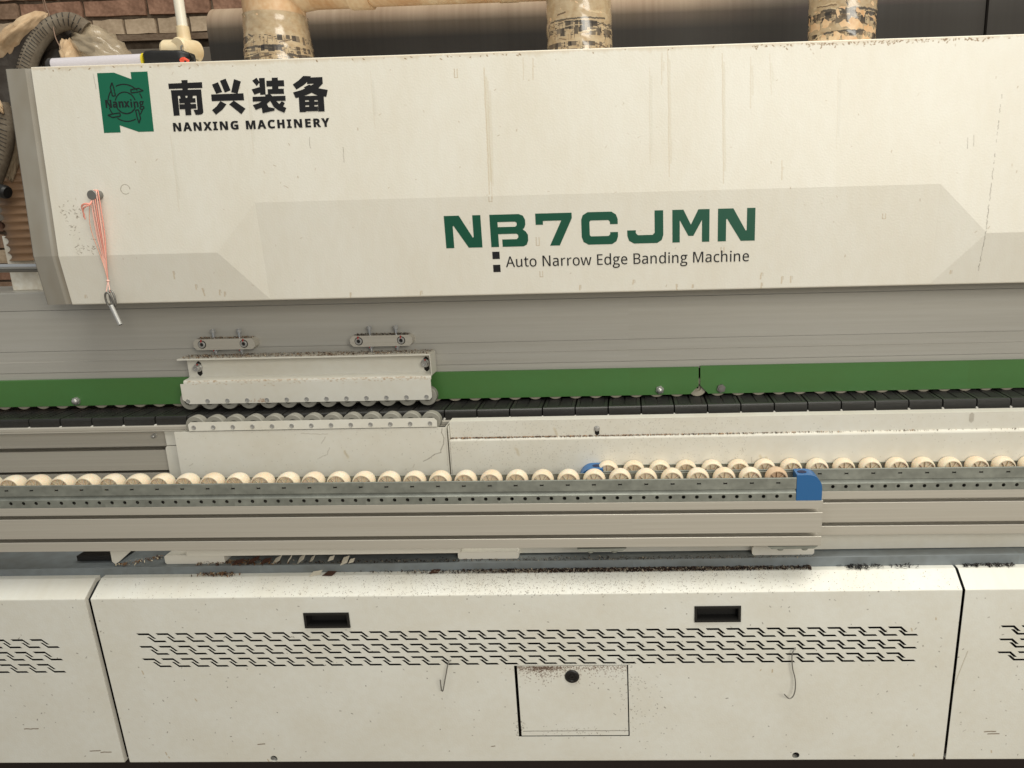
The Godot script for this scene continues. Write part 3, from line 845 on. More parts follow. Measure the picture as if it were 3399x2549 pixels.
# ---------------------------------------------------------------- guide roller brackets
func build_brackets(machine: Node3D) -> void:
	var s := begin()
	var th := .002
	# top lip, web, shoulder and lower plate as one bent sheet (z, y)
	run(s, pts([-.199, 1.2365, -.199, 1.2318, -.201, 1.2318, -.2335, 1.2325, -.2315, 1.180, -.2285, 1.1795, -.2315, 1.1765, -.2265, 1.2360]), -1.2098, -.5300)
	s = begin()
	run(s, pts([-.2555, 1.2350, -.199, 1.2350, -.199, 1.2312, -.2015, 1.2312, -.2015, 1.2330, -.2555, 1.2330]), -1.2115, -.5300)
	run(s, pts([-.233, 1.2330, -.231, 1.2330, -.231, 1.1800, -.2265, 1.1768, -.205, 1.1755, -.2015, 1.1745, -.1995, 1.1712, -.1990, 1.1660, -.2010, 1.1660, -.2015, 1.1705, -.2030, 1.1728, -.206, 1.1735, -.2275, 1.1748, -.233, 1.1790]), -1.2040, -.5300)
	var plate := PackedVector2Array([Vector2(-1.197, 1.1098), Vector2(-.5385, 1.1098), Vector2(-.5318, 1.1165), Vector2(-.5318, 1.166), Vector2(-1.2135, 1.166), Vector2(-1.2135, 1.1225)])
	extrude(s, plate, th, pos(0, 0, -.201))
	extrude(s, pts([-.2555, 1.176, -.204, 1.176, -.199, 1.2335, -.2555, 1.2335]), .002, Transform3D(Basis(Vector3(0, 0, 1), Vector3(0, 1, 0), Vector3(1, 0, 0)), Vector3(-.5300, 0, 0)))
	var up := make(machine, "upper_guide_bracket", s, M.guard)
	var rs := roller_shape(.0256, .0135, .022)
	var rv := rivet_shape(.0062, .0014)
	for i in 13:
		var x := -1.1994 + .05443 * i
		put(up, "guide_roller", rs, M.grey_roller, pos(x, 1.1178, -.2045))
		put(up, "rivet", rv, M.steel, pos(x, 1.1180, -.199))
	for x in [-1.1745, -.5500]:
		s = begin()
		extrude(s, cut_rect(x - .0065 + .002, 1.181, x + .0065 + .002, 1.222, .0055), .0012, pos(0, 0, -.2310))
		make(up, "slot", s, M.cavity)
		put(up, "socket_bolt", socket_bolt(.0115, .004), M.steel, pos(x, 1.2045, -.2300))
		put(up, "socket_bolt", socket_bolt(.0082, .011), M.steel, pos(x, 1.2045, -.2262))
		s = begin()
		box(s, x - .001, 1.2115, -.2262, x + .002, 1.2155, -.2245)
		make(up, "paint_mark", s, M.red_paint)
	# stop blocks on the beam
	for x0 in [-1.1814, -.7515]:
		s = begin()
		box(s, 0, 0, 0, .001, .001, .001)
		s = begin()
		extrude(s, cut_rect(x0, 1.2515, x0 + .1690, 1.2812, .0085), .027, pos(0, 0, -.2620))
		var block := make(machine, "stop_block", s, M.alu)
		for dx in [.0238, .1392]:
			s = begin()
			extrude(s, circle(.0112, 20), .0006, pos(x0 + dx, 1.2667, -.2353))
			make(block, "counterbore", s, M.seam)
			put(block, "socket_bolt", socket_bolt(.0092, .003), M.steel, pos(x0 + dx, 1.2667, -.2347))
			s = begin()
			box(s, x0 + dx - .0012, 1.2725, -.2346, x0 + dx + .0008, 1.2800, -.2314)
			make(block, "paint_mark", s, M.red_paint)
		for dx in [.0514, .1232]:
			s = begin()
			var t := pos(x0 + dx, 0, -.249)
			lathe(s, [Vector2(.0038, 1.2330), Vector2(.0038, 1.2970)], t, 10)
			lathe(s, [Vector2(.0068, 1.2968), Vector2(.0072, 1.3042), Vector2(.0062, 1.3052), Vector2(.0042, 1.3052), Vector2(.0040, 1.3025), Vector2(.0001, 1.3025)], t, 16)
			s.set_smooth_group(-1)
			extrude(s, circle(.0064, 6), .0055, Transform3D(Basis(Vector3.RIGHT, PI / 2), Vector3(x0 + dx, 1.2505, -.249)))
			make(block, "adjusting_screw", s, M.chrome)
			s = begin()
			box(s, x0 + dx - .0030, 1.2465, -.2425, x0 + dx - .0008, 1.2530, -.2418)
			make(block, "paint_mark", s, M.red_paint)
	# lower bracket: tall plate with a bent top strip
	s = begin()
	var z := -.110
	extrude(s, PackedVector2Array([Vector2(-1.1951, .74), Vector2(-.4795, .74), Vector2(-.4795, 1.0586), Vector2(-1.1951, 1.0586)]), .002, pos(0, 0, z - .002))
	var holes := along(-1.1397, .05183, 13)
	var strip := begin()
	extrude(s, PackedVector2Array([Vector2(-1.1535, 1.0590), Vector2(-.5000, 1.0590), Vector2(-.5000, 1.0745), Vector2(-.5076, 1.0822), Vector2(-1.1480, 1.0822), Vector2(-1.1545, 1.0765)]), .0022, Transform3D(Basis(Vector3.RIGHT, -.05), Vector3(0, .003, -.0575)))
	# left flange set back, and its tab
	extrude(s, PackedVector2Array([Vector2(-1.2642, .74), Vector2(-1.190, .74), Vector2(-1.190, 1.0014), Vector2(-1.2595, 1.0014), Vector2(-1.2642, .996)]), .002, pos(0, 0, -.171))
	extrude(s, PackedVector2Array([Vector2(-1.2590, 1.0040), Vector2(-1.190, 1.0040), Vector2(-1.190, 1.0495), Vector2(-1.2540, 1.0495), Vector2(-1.2600, 1.0445)]), .002, pos(0, 0, -.171))
	quad(s, Vector3(-1.1951, .74, -.171), Vector3(-1.1951, 1.0495, -.171), Vector3(-1.1951, 1.0495, -.112), Vector3(-1.1951, .74, -.112))
	# end flange
	run(s, pts([-.171, .74, -.1075, .74, -.1075, 1.0600, -.171, 1.0600]), -.4790, -.4765)
	run(s, pts([-.171, .74, -.1075, .74, -.1075, 1.0600, -.171, 1.0600]), -.4725, -.4700)
	var low := make(machine, "lower_guide_bracket", s, M.guard)
	for i in 13:
		var x: float = holes[i]
		put(low, "guide_roller", rs, M.grey_roller, pos(x, 1.0725, -.1155))
		put(low, "rivet", rv, M.steel, pos(x, 1.0700, -.1088))
	put(low, "bolt", hex_bolt(.007, .006, .009), M.steel_dull, pos(-1.1990, 1.028, -.169))
	# plain white guard to the right, stepped forward along its middle
	s = begin()
	var poly := pts([-.150, 1.0715, -.1155, 1.0715, -.1155, 1.0275, -.1075, 1.0235, -.1065, 1.0205, -.1065, .703, -.150, .703])
	run(s, poly, -.4690, 1.5)
	var white := make(machine, "white_guard", s, M.guard)
	for x in [-.0868, .8665]:
		s = begin()
		extrude(s, cut_rect(x - .0058, 1.0275 if x < 0 else 1.0445, x + .0058, 1.0475 if x < 0 else 1.0716, .0052), .0008, pos(0, 0, -.1158))
		make(white, "slot", s, M.cavity if x < 0 else M.alu)
	put(white, "bolt", hex_bolt(.0058, .005, .0075), M.steel, pos(-.0868, 1.0465, -.1148))
	# tray under the guide bracket
	s = begin()
	var t0 := cut_rect(-1.1925, .7235, -.4550, .7650, .0045)
	extrude(s, t0, .040, pos(0, 0, -.110))
	make(machine, "tray", s, M.white)

# ---------------------------------------------------------------- roller tracks
func track_profile(z: float) -> PackedVector2Array:
	# slotted aluminium extrusion, heights relative to the rail seat
	return pts([z - .045, 0, z - .001, 0, z, -.001, z, -.0208, z - .0025, -.0212, z - .0025, -.0175, z - .041, -.0175, z - .041, -.0400, z - .0025, -.0400, z - .0025, -.0318, z - .001, -.0316, z, -.0324, z, -.0848, z - .0025, -.0852, z - .0025, -.0815, z - .041, -.0815, z - .041, -.1045, z - .0025, -.1045, z - .0025, -.0958, z - .001, -.0956, z, -.0964, z, -.1200, z - .001, -.1210, z - .045, -.1210])

func blue_stop(parent: Node, right: bool) -> void:
	# moulded end stop: side outline with one round corner, two pockets in its top
	var s := begin()
	var w := .0625
	var outline := [Vector2(0, 0), Vector2(w, 0), Vector2(w, .030)]
	for i in range(1, 9):
		var a := PI / 2 * i / 8.0
		outline.append(Vector2(w - .034 + .034 * cos(a), .030 + .0365 * sin(a)))
	outline.append(Vector2(0, .0665))
	var p := PackedVector2Array()
	for v in outline:
		p.append(v if right else Vector2(-v.x, v.y))
	extrude(s, p, .046, pos(0, 0, -.046))
	var o := make(parent, "blue_end_stop", s, M.blue)
	var e := 1.0 if right else -1.0
	for q in [[.0165, .0668, .0115, 0.0], [.0465, .0592, .0075, -.62]]:
		s = begin()
		var b := Basis(Vector3(0, 0, 1), e * q[3]) * Basis(Vector3.RIGHT, -PI / 2)
		var el := circle(1.0, 18)
		for i in el.size():
			el[i] = Vector2(el[i].x * q[2], el[i].y * .0105)
		extrude(s, el, .0004, Transform3D(b, Vector3(e * q[0], q[1], -.023)))
		put(o, "pocket", shape(s), mat(Color(.03, .10, .27), .5))
	o.name = "blue_end_stop"

func build_track(machine: Node3D, called: String, where: Transform3D, x0: float, x1: float, first_axle: float, pitch: float, axles: int, first_hole: float, hole_pitch: float, n_holes: int, px0: float, px1: float, brown: int) -> MeshInstance3D:
	# local y = 0 is the seat of the rail on the extrusion, z = 0 its face
	var s := begin()
	run(s, track_profile(0.0), px0, px1)
	var track := make(machine, called, s, M.alu, where)
	# front flange with axle slots, bent groove, lower strip with round holes
	s = begin()
	var slot := PackedVector2Array([Vector2(.0046, 0), Vector2(.0054, .0026), Vector2(0, .0017), Vector2(-.0054, .0026), Vector2(-.0046, 0), Vector2(-.0054, -.0026), Vector2(0, -.0017), Vector2(.0054, -.0026)])
	var slots := along(first_axle, pitch, axles)
	holed_strip(s, x0, x1, .0320, .0590, slots, .0473, slot, .0016)
	run(s, pts([0, .0590, -.0008, .0603, -.0025, .0606, -.0042, .0600, -.0034, .0590, -.0016, .0590]), x0, x1)
	run(s, pts([0, .0320, -.0072, .0316, -.0076, .0306, -.0010, .0216, 0, .0205, -.0016, .0200, -.0024, .0212, -.0086, .0300, -.0086, .0324, -.0016, .0325]), x0, x1)
	holed_strip(s, x0, x1, .0006, .0205, along(first_hole, hole_pitch, n_holes), .0125, circle(.0047, 14), .0016)
	# floor of the channel and the far flange
	run(s, pts([-.0016, .0225, -.0465, .0225, -.0465, .0210, -.0016, .0210]), x0, x1)
	run(s, pts([-.0475, .0006, -.0460, .0006, -.0460, .0590, -.0440, .0604, -.0466, .0610, -.0480, .0600]), x0, x1)
	make(track, "roller_rail", s, M.zinc)
	var ws := wheel_shape()
	s = begin()
	box(s, -.0052, -.0022, -.0075, .0052, .0018, -.0022)
	var ax := shape(s)
	for x in slots:
		put(track, "axle", ax, M.cavity, pos(x, .0473, 0))
	for i in axles:
		var m: Material = M.wheel_brown if i == brown else M.wheel
		var t := pos(slots[i], .0500 + rng.randf_range(-.0004, .0004), -.0092 + rng.randf_range(-.0005, .0005))
		t.basis = Basis(Vector3(0, 0, 1), rng.randf() * TAU)
		put(track, "wheel", ws, m, t)
	# every other hole shows the fixing behind it towards the right
	return track

func build_tracks(machine: Node3D) -> void:
	var b := Basis(Vector3(0, 0, 1), -.0052)
	var front := build_track(machine, "front_roller_track", Transform3D(b, Vector3(0, .8885, 0)), -2.0, .4035, -.6111 - .0647 * 20, .0647, 36, -.7248 - .03279 * 38, .03279, 73, -2.0, .4705, 35)
	var stop := Node3D.new()
	stop.name = "end"
	blue_stop_at(front, Vector3(.4045, .0006, 0), true)
	var rear := build_track(machine, "rear_roller_track", Transform3D(b, Vector3(0, .8885, -.060)), -.0715, 1.6, -.0611, .0670, 24, -.0480, .0328, 50, -.13, 1.6, -1)
	blue_stop_at(rear, Vector3(-.0725, .0006, 0), false)
	stop.free()
	# clamps that hold the front extrusion
	for x in [-.1413, .338]:
		var s := begin()
		extrude(s, PackedVector2Array([Vector2(x, .7640), Vector2(x + .010, .7570), Vector2(x + .115, .7570), Vector2(x + .125, .7640)]), .045, pos(0, 0, -.046))
		for dx in [.0335, .0945]:
			lathe(s, [Vector2(.0088, .7570), Vector2(.0088, .7525), Vector2(.0070, .7500), Vector2(.0001, .7498)], pos(x + dx, 0, -.012), 16)
		make(machine, "clamp_plate", s, M.zinc)

func blue_stop_at(parent: Node3D, at: Vector3, right: bool) -> void:
	blue_stop(parent, right)
	var o: Node3D = parent.get_node("blue_end_stop")
	o.position = at

# ---------------------------------------------------------------- bed and base panels
func panel_z(y: float) -> float:
	return -.02 * (.638 - y) / .517

func vent_slots(x0: float, n: int, clip0: float, clip1: float) -> Array:
	var out := []
	for row in 3:
		var y := .5347 - .0385 * row
		for i in n:
			var x := x0 + .05194 * i
			if x < clip0 or x > clip1:
				continue
			out.append(pts([0, .0004, .0345, .0004, .0532, -.0172, .0445, -.0172, .0325, -.0060, .0055, -.0060], 1.0, Vector2(x, y)))
			out.append(pts([.0268, -.0108, .0350, -.0108, .0475, -.0219, .0745, -.0219, .0802, -.0281, .0450, -.0281], 1.0, Vector2(x, y)))
	return out

func build_panel(machine: Node3D, x0: float, x1: float, slots: Array, openings: Array, corner: float) -> Node3D:
	var csg := CSGCombiner3D.new()
	# folded sheet: foot, tall face, sloping top, lip
	var p := CSGPolygon3D.new()
	p.polygon = pts([-.0230, .1225, -.0200, .1205, -.0400, .1205, -.0400, .1230, -.0240, .1250, -.0030, .6368, -.0520, .6690, -.0690, .6700, -.0690, .6725, -.0510, .6716, -.0012, .6395, 0, .6380])
	p.polygon = pts([-.0400, .1205, -.0205, .1205, -.0198, .1225, -.0002, .6365, -.0004, .6385, -.0012, .6397, -.0503, .6716, -.0520, .6722, -.0690, .6725, -.0690, .6700, -.0510, .6705, -.0016, .6375, -.0213, .1228, -.0400, .1218])
	p.depth = x1 - x0
	p.transform = Transform3D(Basis(Vector3(0, 0, 1), Vector3(0, 1, 0), Vector3(-1, 0, 0)), Vector3(x0, 0, 0))
	csg.add_child(p)
	var all := slots.duplicate()
	all.append_array(openings)
	for poly in all:
		var c := CSGPolygon3D.new()
		c.operation = CSGShape3D.OPERATION_SUBTRACTION
		c.polygon = poly
		c.depth = .06
		c.position = Vector3(0, 0, .02)
		csg.add_child(c)
	csg.name = named(machine, "base_panel")
	csg.material_override = M.panel
	machine.add_child(csg, true)
	var o: Node3D = csg
	# returned side edges
	for x in ([x1] if x0 > .8 else ([x0] if x1 > .8 else [x0, x1])):
		var s := begin()
		var e := .0012 if x == x0 else -.0012
		extrude(s, pts([-.0325, .1205, -.0205, .1205, -.0198, .1225, -.0004, .6375, -.0503, .6716, -.0690, .6722, -.0690, .660, -.0550, .660, -.0125, .632]), absf(e), Transform3D(Basis(Vector3(0, 0, 1), Vector3(0, 1, 0), Vector3(1, 0, 0)), Vector3(minf(x, x + e) + (.0002 if x == x0 else -.0002) * -1.0, 0, 0)))
		make(o, "side_fold", s, M.white)
	return o

func build_base(machine: Node3D) -> void:
	var s := begin()
	run(s, pts([-.070, .60, -.070, .6965, -.0715, .6980, -.55, .6980, -.55, .60]), -2.2, 1.7)
	make(machine, "bed", s, M.bed, Transform3D(Basis(Vector3(0, 0, 1), .0035), Vector3(0, -.0005, 0)))
	s = begin()
	box(s, -2.2, .10, -.45, 1.7, .60, -.115)
	make(machine, "base_frame", s, M.cavity)
	s = begin()
	box(s, -2.2, .0, -.40, 1.7, .100, -.095)
	make(machine, "plinth", s, mat(Color(.17, .13, .115), .9))
	var door := rect(-.3212, .2002, -.0185, .4265)
	var h1 := rect(-.8625, .5495, -.7450, .5910)
	var h2 := rect(.1565, .5560, .2730, .5990)
	var screws := [circle(.0100, 16, Vector2(-1.0109, .1312)), circle(.0100, 16, Vector2(.4328, .1355))]
	var mid := build_panel(machine, -1.4225, .8300, vent_slots(-1.3225, 39, -2, 2), [door, h1, h2, screws[0], screws[1]], .02)
	# the neighbours' vents stop short of the gap
	var leftv := []
	var rightv := []
	for q in vent_slots(-1.6172 - .05194 * 9, 10, -9, 9):
		leftv.append(q)
	for q in vent_slots(.9370, 10, -9, 9):
		rightv.append(q)
	for k in leftv.size():
		for i in leftv[k].size():
			leftv[k][i] += Vector2(0, -.0145)
	build_panel(machine, -2.2, -1.4385, leftv, [], 0.0)
	build_panel(machine, .8375, 1.7, rightv, [], 0.0)
	# recessed pulls
	for q in [[-.8637, .5483, -.7438, .5922], [.1553, .5548, .2742, .6002]]:
		s = begin()
		var z := panel_z(.57) + .0035
		var a := Vector2(q[0], q[1])
		var b := Vector2(q[2], q[3])
		var f := .0062
		for bar in [rect(a.x, a.y, b.x, a.y + f), rect(a.x, b.y - f, b.x, b.y), rect(a.x, a.y + f, a.x + f, b.y - f), rect(b.x - f, a.y + f, b.x, b.y - f)]:
			extrude(s, bar, .008, pos(0, 0, z - .008))
		var i0 := Vector3(a.x + f, a.y + f, z - .002)
		var i1 := Vector3(b.x - f, b.y - f, z - .002)
		var d := Vector3(.004, .003, -.024)
		quad(s, Vector3(i0.x, i1.y, i0.z), Vector3(i1.x, i1.y, i0.z), Vector3(i1.x - d.x, i1.y - d.y, z + d.z), Vector3(i0.x + d.x, i1.y - d.y, z + d.z))
		quad(s, i0, Vector3(i0.x + d.x, i0.y + d.y, z + d.z), Vector3(i1.x - d.x, i0.y + d.y, z + d.z), Vector3(i1.x, i0.y, i0.z))
		quad(s, i0, Vector3(i0.x, i1.y, i0.z), Vector3(i0.x + d.x, i1.y - d.y, z + d.z), Vector3(i0.x + d.x, i0.y + d.y, z + d.z))
		quad(s, i1, Vector3(i1.x, i0.y, i0.z), Vector3(i1.x - d.x, i0.y + d.y, z + d.z), Vector3(i1.x - d.x, i1.y - d.y, z + d.z))
		quad(s, Vector3(i0.x + d.x, i0.y + d.y, z + d.z), Vector3(i0.x + d.x, i1.y - d.y, z + d.z), Vector3(i1.x - d.x, i1.y - d.y, z + d.z), Vector3(i1.x - d.x, i0.y + d.y, z + d.z))
		make(mid, "recessed_pull", s, M.black)
	# inspection door with its lock
	s = begin()
	var lean := Transform3D(Basis(Vector3.RIGHT, .0387), Vector3(0, .4240, panel_z(.4240) - .0006))
	extrude(s, cut_rect(-.3135, -.2205, -.0218, 0, .0012), .011, lean.translated_local(Vector3(0, 0, -.011)))
	make(mid, "inspection_door", s, M.panel)
	s = begin()
	var lt := Transform3D(Basis(Vector3.RIGHT, PI / 2 + .0387), Vector3(-.1680, .3925, panel_z(.3925) - .0006))
	lathe(s, [Vector2(.0192, 0), Vector2(.0192, .003), Vector2(.017, .0048), Vector2(.012, .0052), Vector2(.0108, .0030), Vector2(.0078, .0030), Vector2(.0070, .0045), Vector2(.0025, .0045), Vector2(.0018, .0015), Vector2(.0001, .0015)], lt, 28)
	make(mid, "lock", s, M.black)
	for q in [[-1.0109, .1312], [.4328, .1355]]:
		put(mid, "fixing_screw", socket_bolt(.006, .003), M.black, pos(q[0], q[1], -.033))
	# white feet on the bed
	for q in [[-1.2640, .7020, -1.1000, .7195, -.085], [-.4665, .7060, -.3040, .7185, -.084], [.3140, .7070, .4760, .7240, -.085]]:
		s = begin()
		extrude(s, cut_rect(q[0], q[1] - .008, q[2], q[3], .004), .075, pos(0, 0, q[4] - .075))
		make(machine, "foot_block", s, M.white)
	s = begin()
	box(s, -1.2330, .715, -.150, -1.170, .80, -.112)
	make(machine, "foot_post", s, M.white)
	s = begin()
	extrude(s, PackedVector2Array([Vector2(-1.4060, .80), Vector2(-1.4060, .7052), Vector2(-1.3985, .6985), Vector2(-1.3860, .7060), Vector2(-1.338, .745), Vector2(-1.338, .80)]), .003, pos(0, 0, -.083))
	make(machine, "angle_bracket", s, M.white)
	s = begin()
	box(s, -1.52, .697, -.20, -1.40, .712, -.10, .003)
	make(machine, "black_foot", s, M.black)

# ---------------------------------------------------------------- things around the machine
func flakes(called: String, label: String, n: int, where: Callable, cols: Array, size: float) -> void:
	var s := begin()
	for i in n:
		var f: Dictionary = where.call(i)
		var p: Vector3 = f.p
		var nrm: Vector3 = f.n
		var u := nrm.cross(Vector3(rng.randfn(), rng.randfn(), rng.randfn())).normalized()
		var v := nrm.cross(u)
		var l := size * rng.randf_range(.4, 1.3)
		var w := l * rng.randf_range(.14, .34)
		var tilt := nrm * rng.randf_range(.0, .5)
		u = (u + tilt).normalized()
		var up := nrm * rng.randf_range(.1, .35) * l
		var c: Color = cols[rng.randi() % cols.size()]
		s.set_color(c.srgb_to_linear() * rng.randf_range(.6, 1.2))
		p += nrm * (.0006 + float(f.get("h", 0.0)) * rng.randf())
		var a := p - u * l * .5
		var b := p + up
		var d := p + u * l * .5
		quad(s, a - v * w * .5, b - v * w * .5, b + v * w * .5, a + v * w * .5)
		quad(s, b - v * w * .5, d - v * w * .4, d + v * w * .4, b + v * w * .5)
	var o := make(self, called, s, M.flake)
	tag(o, label, "wood shavings", "", "stuff")

func build_small_things() -> void:
	var dark := [Color(.16, .10, .08), Color(.22, .14, .11), Color(.12, .09, .08), Color(.30, .20, .15), Color(.75, .70, .62)]
	var tanc := [Color(.50, .36, .24), Color(.62, .47, .33), Color(.36, .25, .17), Color(.80, .74, .64), Color(.24, .17, .12)]
	var lip := Vector3(0, 1, .04)
	var slope := Vector3(0, .84, .54)
	flakes("wood_shavings", "dark band of shavings along the lip of the middle base panel", 5200, func(_i):
		var x := clampf(.02 + rng.randfn(0, .26), -.78, .46)
		return {p = Vector3(x, .6727, rng.randf_range(-.0695, -.0525)), n = lip.normalized(), h = .003}, dark, .0075)
	flakes("wood_shavings", "loose dark chips scattered over the sloping top of the middle base panel", 2600, func(_i):
		var k := rng.randf()
		var x := clampf(rng.randfn(-.25, .40), -1.41, .82) if rng.randf() < .8 else rng.randf_range(-1.41, .82)
		return {p = Vector3(x, lerpf(.6716, .6400, k), lerpf(-.0503, -.0012, k)), n = slope}, [Color(.42, .36, .30), Color(.52, .45, .38), Color(.30, .24, .20), Color(.62, .55, .47)], .0025)
	flakes("wood_shavings", "black curled shavings in a small heap right of the front track end", 150, func(_i):
		var x := rng.randfn(.585, .02) if rng.randf() < .7 else rng.randf_range(.55, .74)
		return {p = Vector3(x, .6730, rng.randf_range(-.068, -.050)), n = lip, h = .006}, [Color(.07, .06, .06), Color(.12, .10, .09)], .009)
	flakes("wood_shavings", "black curled shavings on the lip of the right base panel", 120, func(_i):
		return {p = Vector3(rng.randf_range(.855, .985), .6730, rng.randf_range(-.068, -.055)), n = lip, h = .003}, [Color(.07, .06, .06), Color(.16, .13, .11)], .010)
	flakes("wood_shavings", "brown shavings heaped on the panel lip below the left foot block", 150, func(_i):
		return {p = Vector3(rng.randfn(-1.112, .026), .6720, rng.randf_range(-.069, -.052)), n = lip, h = .005}, tanc, .009)
	flakes("wood_shavings", "brown shavings on the grey bed beside the left foot block", 230, func(_i):
		return {p = Vector3(clampf(rng.randfn(-1.07, .07), -1.17, -.90), .6945, rng.randf_range(-.10, -.0705)), n = Vector3.UP, h = .003}, tanc, .009)
	flakes("wood_shavings", "pale shavings caught along the angle bracket under the front track", 110, func(_i):
		var k := rng.randf()
		return {p = Vector3(lerpf(-1.39, -1.25, k) + rng.randfn(0, .008), .6940, lerpf(-.078, -.15, k) + rng.randfn(0, .006)), n = Vector3.UP, h = .003}, [Color(.85, .80, .70), Color(.55, .42, .30), Color(.35, .25, .18)], .010)
	flakes("wood_shavings", "fine dark chips along the edge of the grey bed under the tracks", 900, func(_i):
		return {p = Vector3(rng.randf_range(-.9, .48), .6975, -.0715 - absf(rng.randfn(0, .010))), n = Vector3.UP}, dark, .006)
	flakes("wood_shavings", "sawdust and chips lying on top of the upper guide bracket", 1500, func(_i):
		return {p = Vector3(rng.randf_range(-1.205, -.535), 1.2352, rng.randf_range(-.252, -.2005)), n = Vector3.UP, h = .0015}, tanc, .006)
	flakes("wood_shavings", "chips lying on top of the left stop block", 260, func(_i):
		return {p = Vector3(rng.randf_range(-1.172, -1.022), 1.2814, rng.randf_range(-.259, -.236)), n = Vector3.UP, h = .001}, tanc, .006)
	flakes("wood_shavings", "chips lying on top of the right stop block", 340, func(_i):
		return {p = Vector3(rng.randf_range(-.742, -.592), 1.2814, rng.randf_range(-.259, -.236)), n = Vector3.UP, h = .002}, dark, .006)
	flakes("wood_shavings", "brown dust along the step of the long white guard", 1600, func(_i):
		var x := -.468 + absf(rng.randfn(0, .55))
		return {p = Vector3(minf(x, 1.2), 1.0268, rng.randf_range(-.1150, -.1105)), n = Vector3(0, .9, .4), h = .001}, [Color(.30, .20, .13), Color(.42, .30, .2), Color(.2, .14, .1), Color(.7, .55, .4)], .0045)
	# cut-offs of edge band lying on the bed
	var bits := [[-.955, .703, -.082, .034, .016, .5, 0, "pale cut-off with a notched corner, leftmost of the scraps on the bed"], [-.922, .7035, -.085, .026, .004, .9, 0, "thin pale sliver on the bed beside the notched cut-off"], [-.889, .705, -.083, .034, .018, .62, 0, "pale diamond-shaped cut-off, broadest of the scraps on the bed"], [-.860, .704, -.084, .020, .014, .55, 0, "small pale triangular cut-off right of the diamond-shaped scrap"], [-.809, .7035, -.085, .020, .013, .25, 0, "pale torn cut-off lying alone in the shadow on the bed"], [-.768, .7025, -.074, .026, .022, .35, 0, "upright pale cut-off at the right end of the scraps"], [-.750, .7015, -.074, .018, .012, .2, 0, "pale cut-off half under the upright scrap at the right end"], [-1.06, .700, -.078, .034, .012, .2, 1, "brown flat chip at the left end of the scraps on the bed"], [-1.02, .702, -.084, .040, .012, .4, 1, "brown leaf-like chip leaning in the heap on the bed"], [-.985, .701, -.080, .036, .014, .25, 1, "dark brown chip next to the notched pale cut-off"], [-.843, .6745, -.058, .034, .016, .35, 0, "white cut-off with small holes lying on the panel lip"], [-.806, .6740, -.056, .034, .018, -.12, 1, "dark brown veneer scrap hanging over the panel lip"], [-.525, .6745, -.060, .030, .014, .03, 1, "square brown scrap on the panel lip left of the middle"]]
	for q in bits:
		var s := begin()
		var w: float = q[3]
		var h: float = q[4]
		var poly := PackedVector2Array([Vector2(-w * .5, -h * .5), Vector2(w * .30, -h * .42), Vector2(w * .5, h * .5), Vector2(-w * .2, h * .5), Vector2(-w * .26, h * .34)])
		extrude(s, poly, .0008)
		var b := Basis(Vector3(0, 1, 0), rng.randf_range(-.3, .3)) * Basis(Vector3(0, 0, 1), q[5]) * Basis(Vector3.RIGHT, -.95)
		if q[1] < .68:
			b = Basis(Vector3(0, 1, 0), q[5]) * Basis(Vector3.RIGHT, -1.25)
		var o := make(self, "veneer_scrap", s, M.brown_chip if q[6] else M.scrap, Transform3D(b, Vector3(q[0], q[1] + .001, q[2])))
		tag(o, q[7], "scrap", "scraps of edge band on the machine bed")
	# a strip of wood lying under the guard
	var s := begin()
	box(s, -.80, .7150, -.118, -.4720, .7225, -.084, .001)
	tag(make(self, "wood_strip", s, mat(Color(.30, .21, .15), .7, 0, tex(pale_image(256, 256, 121, .2, .8, Color(.6, .5, .4))), Vector3(3, 20, 20))), "rough brown wood strip wedged under the right end of the white tray", "wood strip")
	# wire hooks in the vents
	for q in [[[Vector3(-.4870, .4340, -.018), Vector3(-.4884, .4455, -.006), Vector3(-.4935, .4400, .003), Vector3(-.5000, .4141, .004), Vector3(-.5070, .385, .004), Vector3(-.5125, .3625, .003), Vector3(-.5150, .3590, .003), Vector3(-.5165, .364, .004), Vector3(-.5165, .380, .007), Vector3(-.5160, .3975, .009)], "short bent wire hook hanging left of the inspection door"], [[Vector3(.4230, .4700, -.020), Vector3(.4165, .4740, -.005), Vector3(.4100, .4700, .003), Vector3(.4075, .4560, .003), Vector3(.4085, .435, .003), Vector3(.4110, .4161, .003), Vector3(.4165, .395, .003), Vector3(.4190, .3759, .003), Vector3(.4185, .355, .004), Vector3(.4145, .3400, .005), Vector3(.4075, .3330, .006), Vector3(.4000, .3345, .007), Vector3(.3895, .3480, .010)], "long wire hook hanging from the vents right of the door"]]:
		s = begin()
		tube(s, curve(q[0], .003), .0016, 8)
		tag(make(self, "wire_hook", s, M.steel_dull), q[1], "wire hook", "wire hooks hung in the vent slots")
	# pink string from the peg, and the pin tied to it
	var str_ := base("pink_string", Vector3(-1.2955, 1.6635, -.11))
	var o0 := str_.position
	var knot := Vector3(-1.2965, 1.4560, -.108)
	for k in 13:
		s = begin()
		var side := (k - 6) / 6.0
		var a := Vector3(-1.2945 + .0042 * side, 1.6755, -.121 + .002 * (k % 3))
		var b := Vector3(-1.2925 + .010 * side, 1.6600, -.1105 + .0025 * (k % 3))
		var m := Vector3(-1.2935 + .0085 * side + rng.randfn(0, .0008), 1.57, -.110 + .003 * (k % 3))
		var path := curve([a - o0, b - o0, m - o0, Vector3(-1.2955 + .0045 * side, 1.51, -.108) - o0, knot - o0 + Vector3(0, rng.randfn(0, .002), 0)], .006)
		tube(s, path, .0013, 5)
		make(str_, "strand", s, M.pink if k % 4 else M.pink_deep)
	s = begin()
